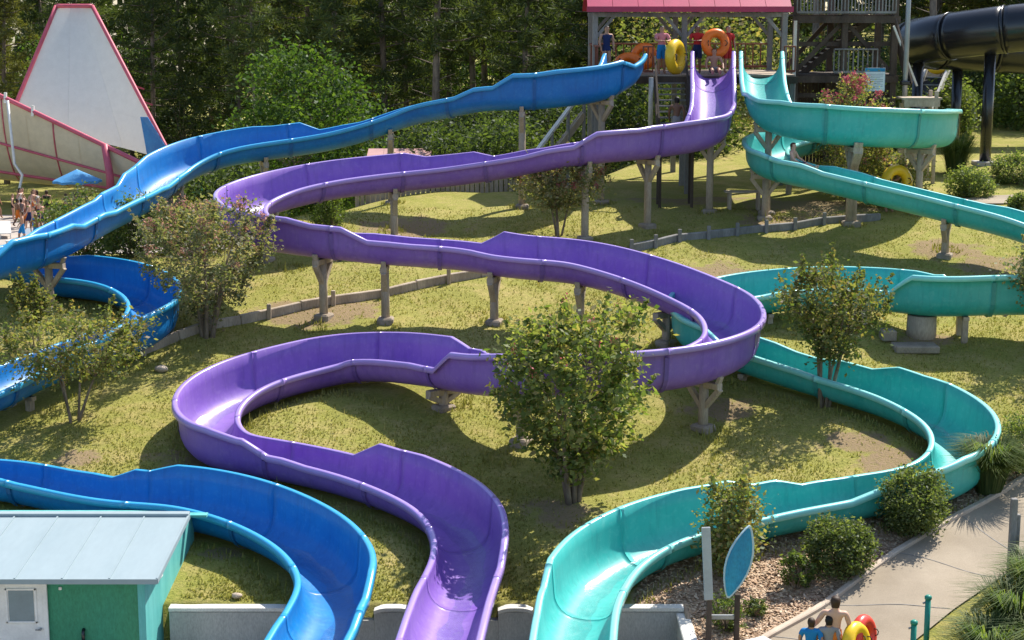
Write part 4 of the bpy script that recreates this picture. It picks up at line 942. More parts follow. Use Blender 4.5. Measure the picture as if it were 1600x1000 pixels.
# crimson sheet-metal roof: two slopes of separate sheets
ridge_y = (YF + YB) / 2
for s_, (ya, yb) in enumerate([(YF - .55, ridge_y), (YB + .55, ridge_y)]):
    for i in range(8):
        a = 2.78 + 7.56 * i / 8; c = 2.78 + 7.56 * (i + 1) / 8
        mb = MB(); za, zb = 12.46, 13.9
        mb.add([(a + .008, ya, za), (c - .008, ya, za), (c - .008, yb, zb), (a + .008, yb, zb), (a + .008, ya, za + .05), (c - .008, ya, za + .05), (c - .008, yb, zb + .05), (a + .008, yb, zb + .05)], [(0, 3, 2, 1), (4, 5, 6, 7), (0, 1, 5, 4), (1, 2, 6, 5), (2, 3, 7, 6), (3, 0, 4, 7)])
        mb.build('roof_panel', M['pink_roof'], tw)
mb = MB(); mb.box((6.56, YF - .585, 12.53), (7.62, .04, .2)); mb.build('fascia', M['pink_roof'], tw)
# railings
def railing(root, a, c, z0, h, mat, pitch=.14, mat_top=None):
    A, C = Vector((*a, z0)), Vector((*c, z0)); n = max(2, int((C - A).length / pitch))
    mb = MB(); mb.beam(A + Vector((0, 0, h)), C + Vector((0, 0, h)), .13, .06, bev=.008); rail = mb.build('top_rail', mat_top or mat, root)
    mb = MB(); mb.beam(A + Vector((0, 0, .12)), C + Vector((0, 0, .12)), .05, .09); mb.build('lower_rail', mat, root)
    for i in range(n + 1):
        p = A.lerp(C, i / n); mb = MB(); mb.box((p.x, p.y + .04, z0 + .06 + h * .5), (.05, .03, h - .1)); mb.build('picket', mat, root)
railing(tw, (3.2, YB), (10.1, YB), DZ, 1.0, M['wood_red'], .3)
railing(tw, (9.85, YD), (10.25, YD), DZ, 1.0, M['wood_red'], .16)
railing(tw, (4.75, YD), (5.1, YD), DZ, 1.0, M['wood_red'], .16)
for x in (3.1, 6.42, 10.15): post(tw, x, YD, hill(x, YD) - .3, DZ - .05, M['wood_grey'])
railing(tw, (3.1, YD + .1), (3.1, YB - .1), DZ, 1.0, M['wood_red'], .3)
mb = MB(); mb.tube([(5.02, YD - .3, DZ - 2.0), (5.02, YD - .3, DZ - .1)], .09, 10); mb.build('drain_pipe', M['cap'], tw)
# stair under the deck between the blue and purple starts
st = thing('wooden_stair', 'dark wooden stair climbing under the slide tower between the blue and purple slides', 'stairs', (5.8, 58, hill(5.8, 58)))
zs0 = 7.75; n = 11
for i in range(n):
    f = i / (n - 1); y = 58.9 + 1.9 * f; z = zs0 + .2 + (DZ - .3 - zs0 - .2) * f
    mb = MB(); mb.box((5.72, y, z), (1.05, .25, .05)); mb.build('tread', M['wood_grey'], st)
mb = MB(); mb.box((5.72, 58.35, zs0), (1.2, .95, .08)); mb.build('landing', M['wood_dark'], st)
for sx in (-.56, .56):
    mb = MB(); mb.beam((5.72 + sx, 58.75, zs0 + .02), (5.72 + sx, 60.8, DZ - .35), .06, .26); mb.build('stringer', M['wood_dark'], st)
    mb = MB(); mb.beam((5.72 + sx, 58.75, zs0 + 1.0), (5.72 + sx, 60.8, DZ + .65), .07, .07); mb.build('handrail', M['wood_dark'], st)
    for y in (57.95, 58.75): post(st, 5.72 + sx, y, hill(5.72, y) - .2, zs0 + (1.0 if y > 58.5 else 0), M['wood_dark'], .1)
# taller stair tower on the right
t2 = thing('stair_tower', 'tall dark wooden stair tower with picket railings beside the crimson roofed tower', 'tower', (13, 67.5, hill(13, 67.5)))
for x in (11.1, 13.0, 14.95):
    for y in (66.0, 69.0):
        post(t2, x, y, hill(x, y) - .3, 14.2, M['wood_dark'], .24)
for z, ya, yb in ((12.3, 66.0, 69.0), (10.0, 66.0, 69.0), (8.0, 66.0, 69.0)):
    for i in range(10):
        y = ya + (yb - ya) * (i + .5) / 10
        if z == 8.0 and i < 4: continue
        mb = MB(); mb.box((13.03, y, z), (4.1, .28, .06)); mb.build('deck_board', M['wood_dark'], t2)
    mb = MB(); mb.box((13.03, ya - .17, z - .16), (4.2, .08, .26)); mb.build('deck_beam', M['wood_dark'], t2)
railing(t2, (11.1, 65.85), (14.95, 65.85), 12.3, 1.05, M['wood_grey'], .13)
railing(t2, (12.6, 65.85), (14.3, 65.85), 10.0, 1.0, M['wood_grey'], .17)
for a, c in [((11.2, 66.1, 10.2), (12.9, 66.1, 12.0)), ((14.8, 66.1, 10.2), (13.1, 66.1, 12.0)), ((11.2, 66.1, 7.0), (12.9, 66.1, 9.6))]:
    mb = MB(); mb.beam(a, c, .06, .16); mb.build('cross_brace', M['wood_dark'], t2)
for sx in (0, 1.0):
    mb = MB(); mb.beam((15.3 + sx * .1, 64.4 + sx, 9.7), (14.9 + sx * .1, 66 + sx, 12.3), .07, .24); mb.build('stringer', M['wood_dark'], t2)
mb = MB(); mb.beam((14.75, 65.3, 11.9), (15.75, 65.3, 9.6), .12, .07); mb.build('handrail', M['cap'], t2)
mb = MB(); mb.beam((11.0, 65.6, 8.6), (11.0, 65.6, 12.1), .12, .12); mb.build('handrail', M['cap'], t2)
for i in range(26):
    x = 11.2 + 3.7 * (i + .5) / 26
    mb = MB(); mb.box((x, 69.2, (6.1 + 10) / 2), (.13, .03, 3.9)); mb.build('screen_board', M['wood_dark'], t2)
for a, c in [((11.2, 68.9, 10.2), (13.0, 68.9, 12.2)), ((13.1, 66.1, 7.4), (14.9, 66.1, 9.7)), ((11.0, 66.2, 9.2), (15.0, 66.2, 9.2)), ((11.0, 66.2, 11.2), (15.0, 66.2, 11.2))]:
    mb = MB(); mb.beam(a, c, .07, .17); mb.build('cross_brace', M['wood_dark'], t2)
for i in range(13):      # stair flight between the decks
    f = i / 12; mb = MB(); mb.box((11.7 + 2.6 * f, 67.6, 10.1 + 2.1 * f), (.27, 1.0, .05)); mb.build('tread', M['wood'], t2)
for yy in (67.05, 68.15):
    mb = MB(); mb.beam((11.5, yy, 9.95), (14.4, yy, 12.25), .06, .24); mb.build('stringer', M['wood_dark'], t2)
# lamp pole
lp = thing('lamp_pole', 'tall grey steel pole standing beside the stair tower', 'pole', (15.1, 64.5, hill(15.1, 64.5)))
g0 = hill(15.1, 64.5)
mb = MB(); mb.tube([(15.1, 64.5, g0 - .2), (15.1, 64.5, 12), (15.1, 64.5, 16)], [.11, .095, .08], 12); mb.build('shaft', M['steel'], lp)
mb = MB(); mb.box((15.1, 64.5, 9.75), (.34, .34, .16), bev=.03); mb.build('clamp', M['black'], lp)
mb = MB(); mb.box((15.1, 64.5, g0 + .1), (.5, .5, .3), bev=.04); mb.build('base', M['concrete'], lp)
# timber landing frame with pale beams
lf = thing('timber_landing', 'pale timber landing frame standing at the foot of the grey pole', 'frame', (15.4, 63.4, hill(15.4, 63.4)))
g0 = hill(15.4, 63.4)
for x in (14.9, 16.0):
    for y in (63.2, 64.1): post(lf, x, y, g0 - .2, 9.0 if x < 15 else 9.5, M['wood'], .13)
mb = MB(); mb.box((15.45, 63.15, 9.05), (1.35, .08, .26)); mb.build('beam', M['wood'], lf)
mb = MB(); mb.box((15.45, 63.65, 9.22), (1.5, 1.1, .07)); mb.build('platform', M['wood'], lf)
mb = MB(); mb.beam((15.0, 63.1, 6.6), (15.9, 63.1, 8.4), .06, .12); mb.build('brace', M['wood'], lf)
# notice board
nb = thing('notice_board', 'white notice board with blue heading and grey lines of text below the stair tower', 'sign', (13.6, 60.5, hill(13.6, 60.5)))
for sx in (-.28, .28): post(nb, 13.35 + sx, 61.9, hill(13.4, 61.9) - .2, 10.55, M['wood_dark'], .08)
mb = MB(); mb.box((13.35, 61.84, 9.98), (.76, .04, .86), bev=.005); board = mb.build('board', M['grey_sign'], nb)
mb = MB(); mb.box((13.35, 61.815, 9.92), (.72, .012, .68)); mb.build('text_panel', M['white'], board)
mb = MB(); mb.box((13.35, 61.815, 10.34), (.72, .014, .12)); mb.build('heading', M['sign_blue'], board)
for i in range(9):
    mb = MB(); w = .6 - .1 * (i % 3 == 2); mb.box((13.35 - (.6 - w) / 2, 61.806, 10.18 - i * .065), (w, .006, .022)); mb.build('text_line', M['grey_sign'], board)

# ---------------------------------------------------------------- black tube slide
bt = thing('tube_slide', 'glossy black enclosed tube slide on black pillars', 'tube slide', (19.5, 68, hill(19.5, 68)))
path = [(25.0, 66.3, 12.15), (22.5, 67.2, 12.0), (20.4, 68.0, 11.8), (18.6, 69.0, 11.55), (17.4, 70.4, 11.3), (17.05, 72.2, 11.1), (17.8, 74.0, 10.95), (19.4, 75.1, 10.85), (22.0, 75.6, 10.7), (26.0, 75.8, 10.5)]
pp = []
for i in range(len(path) - 1):
    p0, p1, p2, p3 = [Vector(path[max(0, min(len(path) - 1, i + k))]) for k in (-1, 0, 1, 2)]
    for q in range(8):
        t = q / 8; pp.append(.5 * ((2 * p1) + (p2 - p0) * t + (2 * p0 - 5 * p1 + 4 * p2 - p3) * t * t + (3 * p1 - p0 - 3 * p2 + p3) * t ** 3))
pp.append(Vector(path[-1]))
RT = .96
for a in range(0, len(pp) - 1, 9):
    c = min(len(pp) - 1, a + 9)
    mb = MB(); mb.tube(pp[a:c + 1], RT, 26); s_ = mb.build('tube_section', M['black'], bt)
    d_ = (pp[min(a + 1, len(pp) - 1)] - pp[a]).normalized()
    mb = MB(); mb.tube([pp[a] - d_ * .05, pp[a] + d_ * .05], RT + .03, 26); mb.build('joint_flange', M['black'], s_)
for (x, y) in [(19.55, 68.4), (17.1, 71.0), (19.9, 75.3), (24.2, 66.6)]:
    i = min(range(len(pp)), key=lambda k: (pp[k].x - x) ** 2 + (pp[k].y - y) ** 2); g0 = hill(x, y)
    mb = MB(); mb.tube([(pp[i].x, pp[i].y, g0 - .3), (pp[i].x, pp[i].y, pp[i].z - RT + .1)], .23, 16); pl_ = mb.build('pillar', M['black'], bt)
    mb = MB(); mb.box((pp[i].x, pp[i].y, g0 + .05), (.9, .9, .22), bev=.03); mb.build('footing', M['concrete'], pl_)

# ---------------------------------------------------------------- tube conveyor
cv = thing('tube_conveyor', 'steep black conveyor ramp with pale side rails behind the black pillars', 'conveyor', (19.2, 77.5, hill(19.2, 77.5)))
A, C = Vector((18.6, 76.2, 7.9)), Vector((20.6, 79.6, 10.9))
dv = (C - A); side = Vector((dv.y, -dv.x, 0)).normalized()
mb = MB(); mb.beam(A, C, .9, .08); mb.build('belt', M['belt'], cv)
for sg in (-1, 1):
    mb = MB(); mb.beam(A + side * (sg * .5) + Vector((0, 0, .12)), C + side * (sg * .5) + Vector((0, 0, .12)), .12, .3); mb.build('side_rail', M['cap'], cv)
    for t in (.15, .85):
        p = A.lerp(C, t) + side * (sg * .45); post(cv, p.x, p.y, hill(p.x, p.y) - .2, p.z, M['wood'], .12)
for i in range(9):
    p = A.lerp(C, (i + .5) / 9) + Vector((0, 0, .06)); mb = MB(); mb.beam(p - side * .42, p + side * .42, .05, .05); mb.build('cleat', M['steel'], cv)

# ---------------------------------------------------------------- funnel ride far left
fr = thing('funnel_ride', 'giant funnel ride with white wall, beige shell and pink framing beyond the pool', 'funnel ride', (-28, 106, .3))
# high far wall, slightly dished
TLc, TRc, BRc, BLc = Vector((-30.4, 113.0, 12.85)), Vector((-28.0, 113.0, 12.85)), Vector((-21.6, 106.5, 3.0)), Vector((-32.9, 109.0, 5.2))
def wall_pt(u, v):
    p = TLc.lerp(TRc, u).lerp(BLc.lerp(BRc, u), v); p.y += 1.6 * math.sin(math.pi * u) * (.3 + .7 * v); return p
for pi_u in range(3):
    for pi_v in range(4):
        mb = MB(); k = 4; vs = []; e = .0012
        for q in range(k + 1):
            for w in range(k + 1): vs.append(wall_pt((pi_u + e + (1 - 2 * e) * w / k) / 3, (pi_v + e + (1 - 2 * e) * q / k) / 4))
        n_ = (k + 1) ** 2; fs = [(q * (k + 1) + w, (q + 1) * (k + 1) + w, (q + 1) * (k + 1) + w + 1, q * (k + 1) + w + 1) for q in range(k) for w in range(k)]
        mb.add(vs, fs, 0, True); mb.add([v + Vector((0, .12, 0)) for v in vs], [tuple(reversed(f)) for f in fs], 0, True)
        mb.build('wall_panel', M['white_panel'], fr)
for a, c in ((TLc, TRc), (TRc, BRc), (TLc, BLc)):
    mb = MB(); n = 8; mb.tube([a.lerp(c, k / n) + Vector((0, -.05, 0)) for k in range(n + 1)], .135, 8); mb.build('pink_edge', M['pink'], fr)
for t in (.52, .62):
    p = TRc.lerp(BRc, t); mb = MB(); mb.beam(p, p + Vector((.55, .4, -.25)), .1, .1); mb.build('edge_bracket', M['pink'], fr)
mb = MB(); mb.add([(-23.6, 106.2, 5.9), (-23.1, 106.0, 5.9), (-21.9, 105.8, 3.9), (-23.2, 106.1, 3.2), (-23.6, 106.35, 5.9), (-23.1, 106.15, 5.9), (-21.9, 105.95, 3.9), (-23.2, 106.25, 3.2)], [(0, 1, 2, 3), (7, 6, 5, 4), (0, 4, 5, 1), (1, 5, 6, 2), (2, 6, 7, 3), (3, 7, 4, 0)]); mb.build('blue_panel', M['blue'], fr)
# near shell: outside of the half pipe, curving under
A0, A1 = Vector((-37.0, 105.6, 9.6)), Vector((-21.6, 101.6, 2.9)); B0, B1 = Vector((-37.0, 110.0, 1.9)), Vector((-21.6, 105.0, .9))
def shell(u, v, out=0.0):
    t = A0.lerp(A1, u); b_ = B0.lerp(B1, u); a = v * math.pi / 2
    p = Vector((t.x + (b_.x - t.x) * v, t.y + (b_.y - t.y) * (1 - math.cos(a)) - out, t.z + (b_.z - t.z) * math.sin(a))); return p
nb_u, nb_v = 9, 3
for i in range(nb_u):
    for j in range(nb_v):
        mb = MB(); vs = []; g_ = .006
        for q in range(5):
            for w in range(3):
                vs.append(shell((i + g_ + (1 - 2 * g_) * w / 2) / nb_u, (j + (1 - .0) * q / 4) / nb_v))
        mb.add(vs, [(q * 3 + w, q * 3 + w + 1, (q + 1) * 3 + w + 1, (q + 1) * 3 + w) for q in range(4) for w in range(2)], 0, True)
        k = len(vs); mb.add([p + Vector((0, .1, 0)) for p in vs], [(q * 3 + w, (q + 1) * 3 + w, (q + 1) * 3 + w + 1, q * 3 + w + 1) for q in range(4) for w in range(2)], 0, True)
        mb.build('shell_panel', M['beige_panel'], fr)
for v, r in ((0, .15), (.36, .08), (.68, .1)):
    mb = MB(); mb.tube([shell(k / 10, v, .08) for k in range(11)], r, 8); mb.build('pink_rib', M['pink'], fr)
for u in (.12, .34, .56, .78):
    mb = MB(); mb.tube([shell(u, k / 8, .03) for k in range(9)], .045, 6); mb.build('seam_rib', M['pink'], fr)
for u in (.78, .02):
    p = shell(u, .0, .25); q = Vector((p.x + .35, p.y - .3, T(p.x, p.y - .3) - .2))
    mb = MB(); mb.tube([p + Vector((0, 0, .1)), p.lerp(q, .4) + Vector((.15, 0, 0)), q], [.2, .24, .26], 10); mb.build('leg', M['pink'], fr)
mb = MB(); p = shell(.42, 0, .5); mb.tube([p + Vector((-.6, 0, .3)), p + Vector((-.35, -.1, -3.6)), p + Vector((.1, -.1, -4.3)), p + Vector((-.15, -.1, -5.3)), (p.x - .1, p.y - .1, .2)], .09, 8); mb.build('drain_pipe', M['white'], fr)
for dx in (0, 1.55):
    p = shell(.36 + dx * .075, 0, .15); mb = MB(); mb.beam(p + Vector((0, 0, -.3)), p + Vector((.05, 0, .35)), .16, .16); mb.build('rail_clamp', M['white'], fr)

# ---------------------------------------------------------------- pool side far left
mb = MB(); mb.add([(-48, 84, .36), (-8, 84, .36), (-10, 99.5, .36), (-48, 101, .36)], [(0, 1, 2, 3)]); structure(mb.build('pool_deck', M['deck']))
mb = MB(); mb.add([(-48, 92, .365), (-30.0, 92, .365), (-30.5, 95, .365), (-48, 95.5, .365)], [(0, 1, 2, 3)]); structure(mb.build('grass_strip', M['far_grass']))
um = thing('sunshade', 'blue four sided sunshade over the poolside crowd', 'umbrella', (-25.9, 99.0, .36))
c = Vector((-25.9, 99.0, 3.25)); hw = 1.45
mb = MB(); mb.tube([(c.x, c.y, .3), (c.x, c.y, c.z)], .04, 8); mb.build('pole', M['white'], um)
cs = [c + Vector((hw * math.cos(a), hw * math.sin(a), -.68)) for a in [math.pi / 8 + k * math.pi / 4 for k in range(8)]]
for k in range(8):
    a, d_ = cs[k], cs[(k + 1) % 8]; mb = MB(); mid = (a + d_) / 2 + Vector((0, 0, .05))
    dn = Vector((0, 0, -.14))
    mb.add([c, a, mid, d_, a + dn, mid + dn, d_ + dn], [(0, 1, 2), (0, 2, 3), (1, 4, 5, 2), (2, 5, 6, 3)]); mb.build('canopy_panel', M['umbrella'], um)
# pale board sign and timber post by the pool
bs = thing('board_sign', 'green surfboard shaped sign fixed to a brown post by the pool', 'sign', (-17.0, 90, T(-17, 90)))
g0 = .36
mb = MB(); mb.box((-16.4, 90.2, g0 + 1.9), (.55, .4, 3.9), bev=.04); mb.build('post', M['wood'], bs)
def surfboard(mb, c, w, h, t, rz=0, tilt=0):
    n = 22; pts = []
    Mx = Matrix.Translation(c) @ Matrix.Rotation(rz, 4, 'Z') @ Matrix.Rotation(tilt, 4, 'Y')
    for i in range(n):
        a = 2 * math.pi * i / n; z = math.sin(a); xx = math.cos(a) * (1 - .55 * abs(z) ** 2.2) 
        pts.append((xx * w / 2, z * h / 2))
    vs = [Mx @ Vector((x, -t / 2, z)) for x, z in pts] + [Mx @ Vector((x, t / 2, z)) for x, z in pts]
    mb.add(vs, [tuple(range(n)), tuple(reversed(range(n, 2 * n)))] + [(i, n + i, n + (i + 1) % n, (i + 1) % n) for i in range(n)])
mb = MB(); surfboard(mb, (-17.0, 89.9, g0 + 2.05), .75, 2.2, .07); mb.build('board', M['sign_green'], bs)

# ---------------------------------------------------------------- things behind the upper purple run
pf = thing('picket_fence', 'weathered wooden fence along the path behind the upper purple slide', 'fence', (-2.6, 60.5, hill(-2.6, 60.5)))
fa, fb = Vector((-5.6, 60.0, 0)), Vector((1.2, 63.2, 0)); n = 38
for i in range(n + 1):
    p = fa.lerp(fb, i / n); z = hill(p.x, p.y); mb = MB(); h = 1.15 + R.uniform(-.03, .03)
    mb.box((p.x, p.y, z + h / 2 - .05), (.145, .03, h + .1), rz=.44); mb.build('board', M['wood'], pf)
    if i % 8 == 0: mb = MB(); mb.box((p.x, p.y + .08, z + .6), (.12, .12, 1.5), rz=.44); mb.build('post', M['wood_grey'], pf)
mb = MB(); mb.beam(Vector((fa.x, fa.y - .05, hill(fa.x, fa.y) + 1.12)), Vector((fb.x, fb.y - .05, hill(fb.x, fb.y) + 1.12)), .06, .1); mb.build('rail', M['wood_grey'], pf)
pr = thing('pink_hut', 'small hut with pink roof half hidden behind the purple slide', 'hut', (-4.6, 67, T(-4.6, 67)))
g0 = T(-4.6, 67)
mb = MB(); mb.box((-4.6, 67.6, (g0 + 6.3) / 2), (2.4, 1.6, 6.3 - g0)); mb.build('wall', M['wood'], pr)
for i in range(4):
    a = -5.9 + 2.6 * i / 4; mb = MB(); mb.add([(a + .005, 66.5, 6.35), (a + .645, 66.5, 6.35), (a + .645, 68.6, 6.85), (a + .005, 68.6, 6.85), (a + .005, 66.5, 6.41), (a + .645, 66.5, 6.41), (a + .645, 68.6, 6.91), (a + .005, 68.6, 6.91)], [(0, 3, 2, 1), (4, 5, 6, 7), (0, 1, 5, 4), (1, 2, 6, 5), (2, 3, 7, 6), (3, 0, 4, 7)]); mb.build('roof_panel', M['dusty_pink'], pr)
rm = thing('wooden_ramp', 'sloping timber ramp with handrail below the upper blue slide', 'ramp', (2.0, 62, hill(2, 62)))
a, c = Vector((.9, 62.2, 6.3)), Vector((2.75, 63.6, 8.6))
for sg in (0, .9):
    mb = MB(); mb.beam(a + Vector((0, sg, 0)), c + Vector((0, sg, 0)), .08, .24); mb.build('stringer', M['wood'], rm)
    mb = MB(); mb.beam(a + Vector((0, sg, .95)), c + Vector((0, sg, .95)), .09, .09); mb.build('handrail', M['cap'], rm)
    for k in range(4):
        p = a.lerp(c, k / 3) + Vector((0, sg, 0)); post(rm, p.x, p.y, hill(p.x, p.y) - .2, p.z + .95, M['wood_grey'], .1)
for k in range(9):
    p = a.lerp(c, (k + .5) / 9); mb = MB(); mb.box((p.x, p.y + .45, p.z + .1), (.24, .86, .04)); mb.build('tread', M['wood'], rm)
# bench below the teal loop
tb = thing('timber_bench', 'pale timber bench under the teal loop', 'bench', (8.0, 57.6, hill(8.0, 57.6)))
g0 = hill(8.0, 57.6)
for i in range(3): mb = MB(); mb.box((8.05, 57.45 + i * .16, g0 + .62), (1.35, .14, .05)); mb.build('seat_board', M['wood'], tb)
for x in (7.55, 8.55): mb = MB(); mb.box((x, 57.6, g0 + .29), (.1, .42, .62)); mb.build('leg', M['wood'], tb)
# concrete pier and slab under the teal loop at the right
pi_ = thing('concrete_pier', 'round concrete pier with slab carrying the teal slide beside the lawn', 'pier', (11.15, 45.6, hill(11.15, 45.6)))
i = int(np.argmin(np.hypot(TP[:, 0] - 11.5, TP[:, 1] - 45.7))); q = TP[i]; g0 = hill(q[0], q[1])
mb = MB(); mb.tube([(q[0], q[1], g0 - .2), (q[0], q[1], q[2] - .04)], [.42, .4], 20); mb.build('column', M['wood'], pi_)
mb = MB(); mb.box((q[0] - .4, q[1] - 1.0, hill(q[0], q[1] - 1.0) + .03), (1.2, .7, .2), bev=.03); mb.build('slab', M['foot'], pi_)
mb = MB(); mb.box((q[0] - 1.0, q[1] - .3, hill(q[0], q[1] - .3) + .12), (.4, .5, .3), bev=.03); mb.build('step', M['foot'], pi_)
# upper path, pale, on the right
sheet('upper_path', [(15.2, 59.0), (17.5, 60.2), (20.5, 61.0), (26, 62.0)], [(15.2, 58.2), (17.8, 58.6), (20.8, 59.4), (26, 60.2)], M['path'], .05)

# ---------------------------------------------------------------- surfboard sign
sg = thing('surfboard_sign', 'blue surfboard shaped sign and grey board on two posts beside the mulch bed', 'sign', (4.05, 30.4, hill(4.05, 30.4)))
for x, zt_, m in ((3.78, 1.35, 'wood_dark'), (4.32, 1.45, 'wood_dark')):
    mb = MB(); mb.box((x, 30.4, (hill(x, 30.4) - .3 + zt_) / 2), (.1, .1, zt_ - hill(x, 30.4) + .3), bev=.01); mb.build('post', M[m], sg)
mb = MB(); mb.box((4.05, 30.42, .98), (.52, .06, .09), bev=.008); mb.build('cross_bar', M['steel'], sg)
mb = MB(); mb.box(None, (.17, .05, 1.45), mat=Matrix.Translation((3.72, 30.33, 2.08)) @ Matrix.Rotation(-.06, 4, 'Y'), bev=.012); mb.build('grey_board', M['grey_sign'], sg)
mb = MB(); surfboard(mb, (4.32, 30.33, 2.12), .56, 1.46, .05, .35, .30); bd = mb.build('surfboard', M['rim_pale'], sg)
mb = MB(); surfboard(mb, (4.31, 30.298, 2.12), .49, 1.37, .03, .35, .30); mb.build('blue_face', M['sign_blue'], bd)

# ---------------------------------------------------------------- posts beside the path
for (x, y, h, lab) in [(7.9, 30.1, 1.05, 'tall green painted post on the path edge with a cap'), (7.45, 29.3, 1.0, 'short green painted post nearer the people with tubes')]:
    g0 = hill(x, y); gp = thing('green_post', lab, 'post', (x, y, g0))
    mb = MB(); mb.tube([(x, y, g0 - .2), (x, y, g0 + h)], .055, 12); mb.build('shaft', M['green_post'], gp)
    mb = MB(); mb.tube([(x, y, g0 + h), (x, y, g0 + h + .05), (x, y, g0 + h + .08)], [.07, .07, .03], 12); mb.build('cap', M['green_post'], gp)
    mb = MB(); mb.tube([(x - .05, y, g0 + h - .07), (x - .1, y, g0 + h - .09)], .02, 8); mb.build('rope_eye', M['steel'], gp)
tp = thing('timber_posts', 'pair of grey timber posts standing against each other on the path edge', 'post', (10.28, 32.75, hill(10.28, 32.75)))
g0 = hill(10.28, 32.75)
mb = MB(); mb.box((10.25, 32.72, g0 + .75), (.13, .13, 1.95), bev=.012); mb.build('tall_post', M['wood_grey'], tp)
mb = MB(); mb.box((10.37, 32.86, g0 + .55), (.13, .1, 1.6), bev=.012); mb.build('short_post', M['wood_grey'], tp)
# stones and lids on the grass
for (x, y, s_, lab) in [(-9.75, 34.25, .42, 'pale rounded stone on the grass behind the hut'), (-5.55, 32.0, .2, 'pale stone on the grass just behind the grey wall'), (-9.3, 43.2, .34, 'flat pale stone at the low end of the timber edging')]:
    rr = random.Random(int(x * 100)); mb = MB(); n, k = 9, 6; vs = []
    for j in range(k + 1):
        a = math.pi * j / k
        for i in range(n):
            b_ = 6.283 * i / n; f = 1 + rr.uniform(-.13, .13); vs.append((x + s_ * .55 * math.sin(a) * math.cos(b_) * f, y + s_ * .4 * math.sin(a) * math.sin(b_) * f, hill(x, y) + .06 + s_ * .3 * math.cos(a) * f))
    mb.add(vs, [(j * n + i, j * n + (i + 1) % n, (j + 1) * n + (i + 1) % n, (j + 1) * n + i) for j in range(k) for i in range(n)], 0, True)
    tag(mb.build('stone', M['kerb']), lab, 'stone')

def sunbed(x, y, rz, cl, label):
    g0 = .362; root = thing('sunbed', label, 'sunbed', (x, y, g0), rz)
    def part(name, mb_, mat):
        o = mb_.build(name, mat); o.parent = root; return o
    mb = MB(); mb.box((0, 0, .3), (.6, 1.3, .06), bev=.01); part('seat', mb, M[cl])
    mb = MB(); mb.beam((0, .62, .3), (0, 1.15, .75), .6, .05); part('backrest', mb, M[cl])
    for sx in (-.26, .26):
        for sy in (-.55, .5): mb = MB(); mb.box((sx, sy, .14), (.05, .05, .28)); part('leg', mb, M['white'])
for k, (x, y, rz, cl, lab) in enumerate([(-27.6, 90.0, .3, 'white', 'white sunbed on the pale deck in front of the sunshade'), (-24.6, 89.4, -.2, 'umbrella', 'blue sunbed on the pale deck'), (-30.2, 88.2, .1, 'sign_blue', 'dark blue sunbed near the grass strip'), (-22.6, 91.6, .5, 'dusty_pink', 'dusty pink sunbed close to the blue slide'), (-26.0, 86.8, -.4, 'white_panel', 'grey white sunbed at the front of the deck')]):
    sunbed(x, y, rz, cl, lab)

# ---------------------------------------------------------------- people and swim rings
def skin_body(name, J, E, rad):
    """one continuous body grown over a skeleton"""
    me = bpy.data.meshes.new(name); names = list(J); ix = {n: i for i, n in enumerate(names)}
    me.from_pydata([J[n] for n in names], [(ix[a], ix[c]) for a, c in E], [])
    o = bpy.data.objects.new(name, me); COL.objects.link(o)
    mod = o.modifiers.new('skin', 'SKIN'); mod.branch_smoothing = .6; mod.use_smooth_shade = True
    sv = me.skin_vertices[0].data
    for n in names:
        r = rad[n]; sv[ix[n]].radius = r if isinstance(r, tuple) else (r, r); sv[ix[n]].use_root = (n == 'pelvis')
    sub = o.modifiers.new('sub', 'SUBSURF'); sub.levels = 2; sub.render_levels = 2
    bpy.context.view_layer.update()
    ev = o.evaluated_get(bpy.context.evaluated_depsgraph_get()); out = bpy.data.meshes.new_from_object(ev)
    bpy.data.objects.remove(o); out.name = name
    for p in out.polygons: p.use_smooth = True
    return out
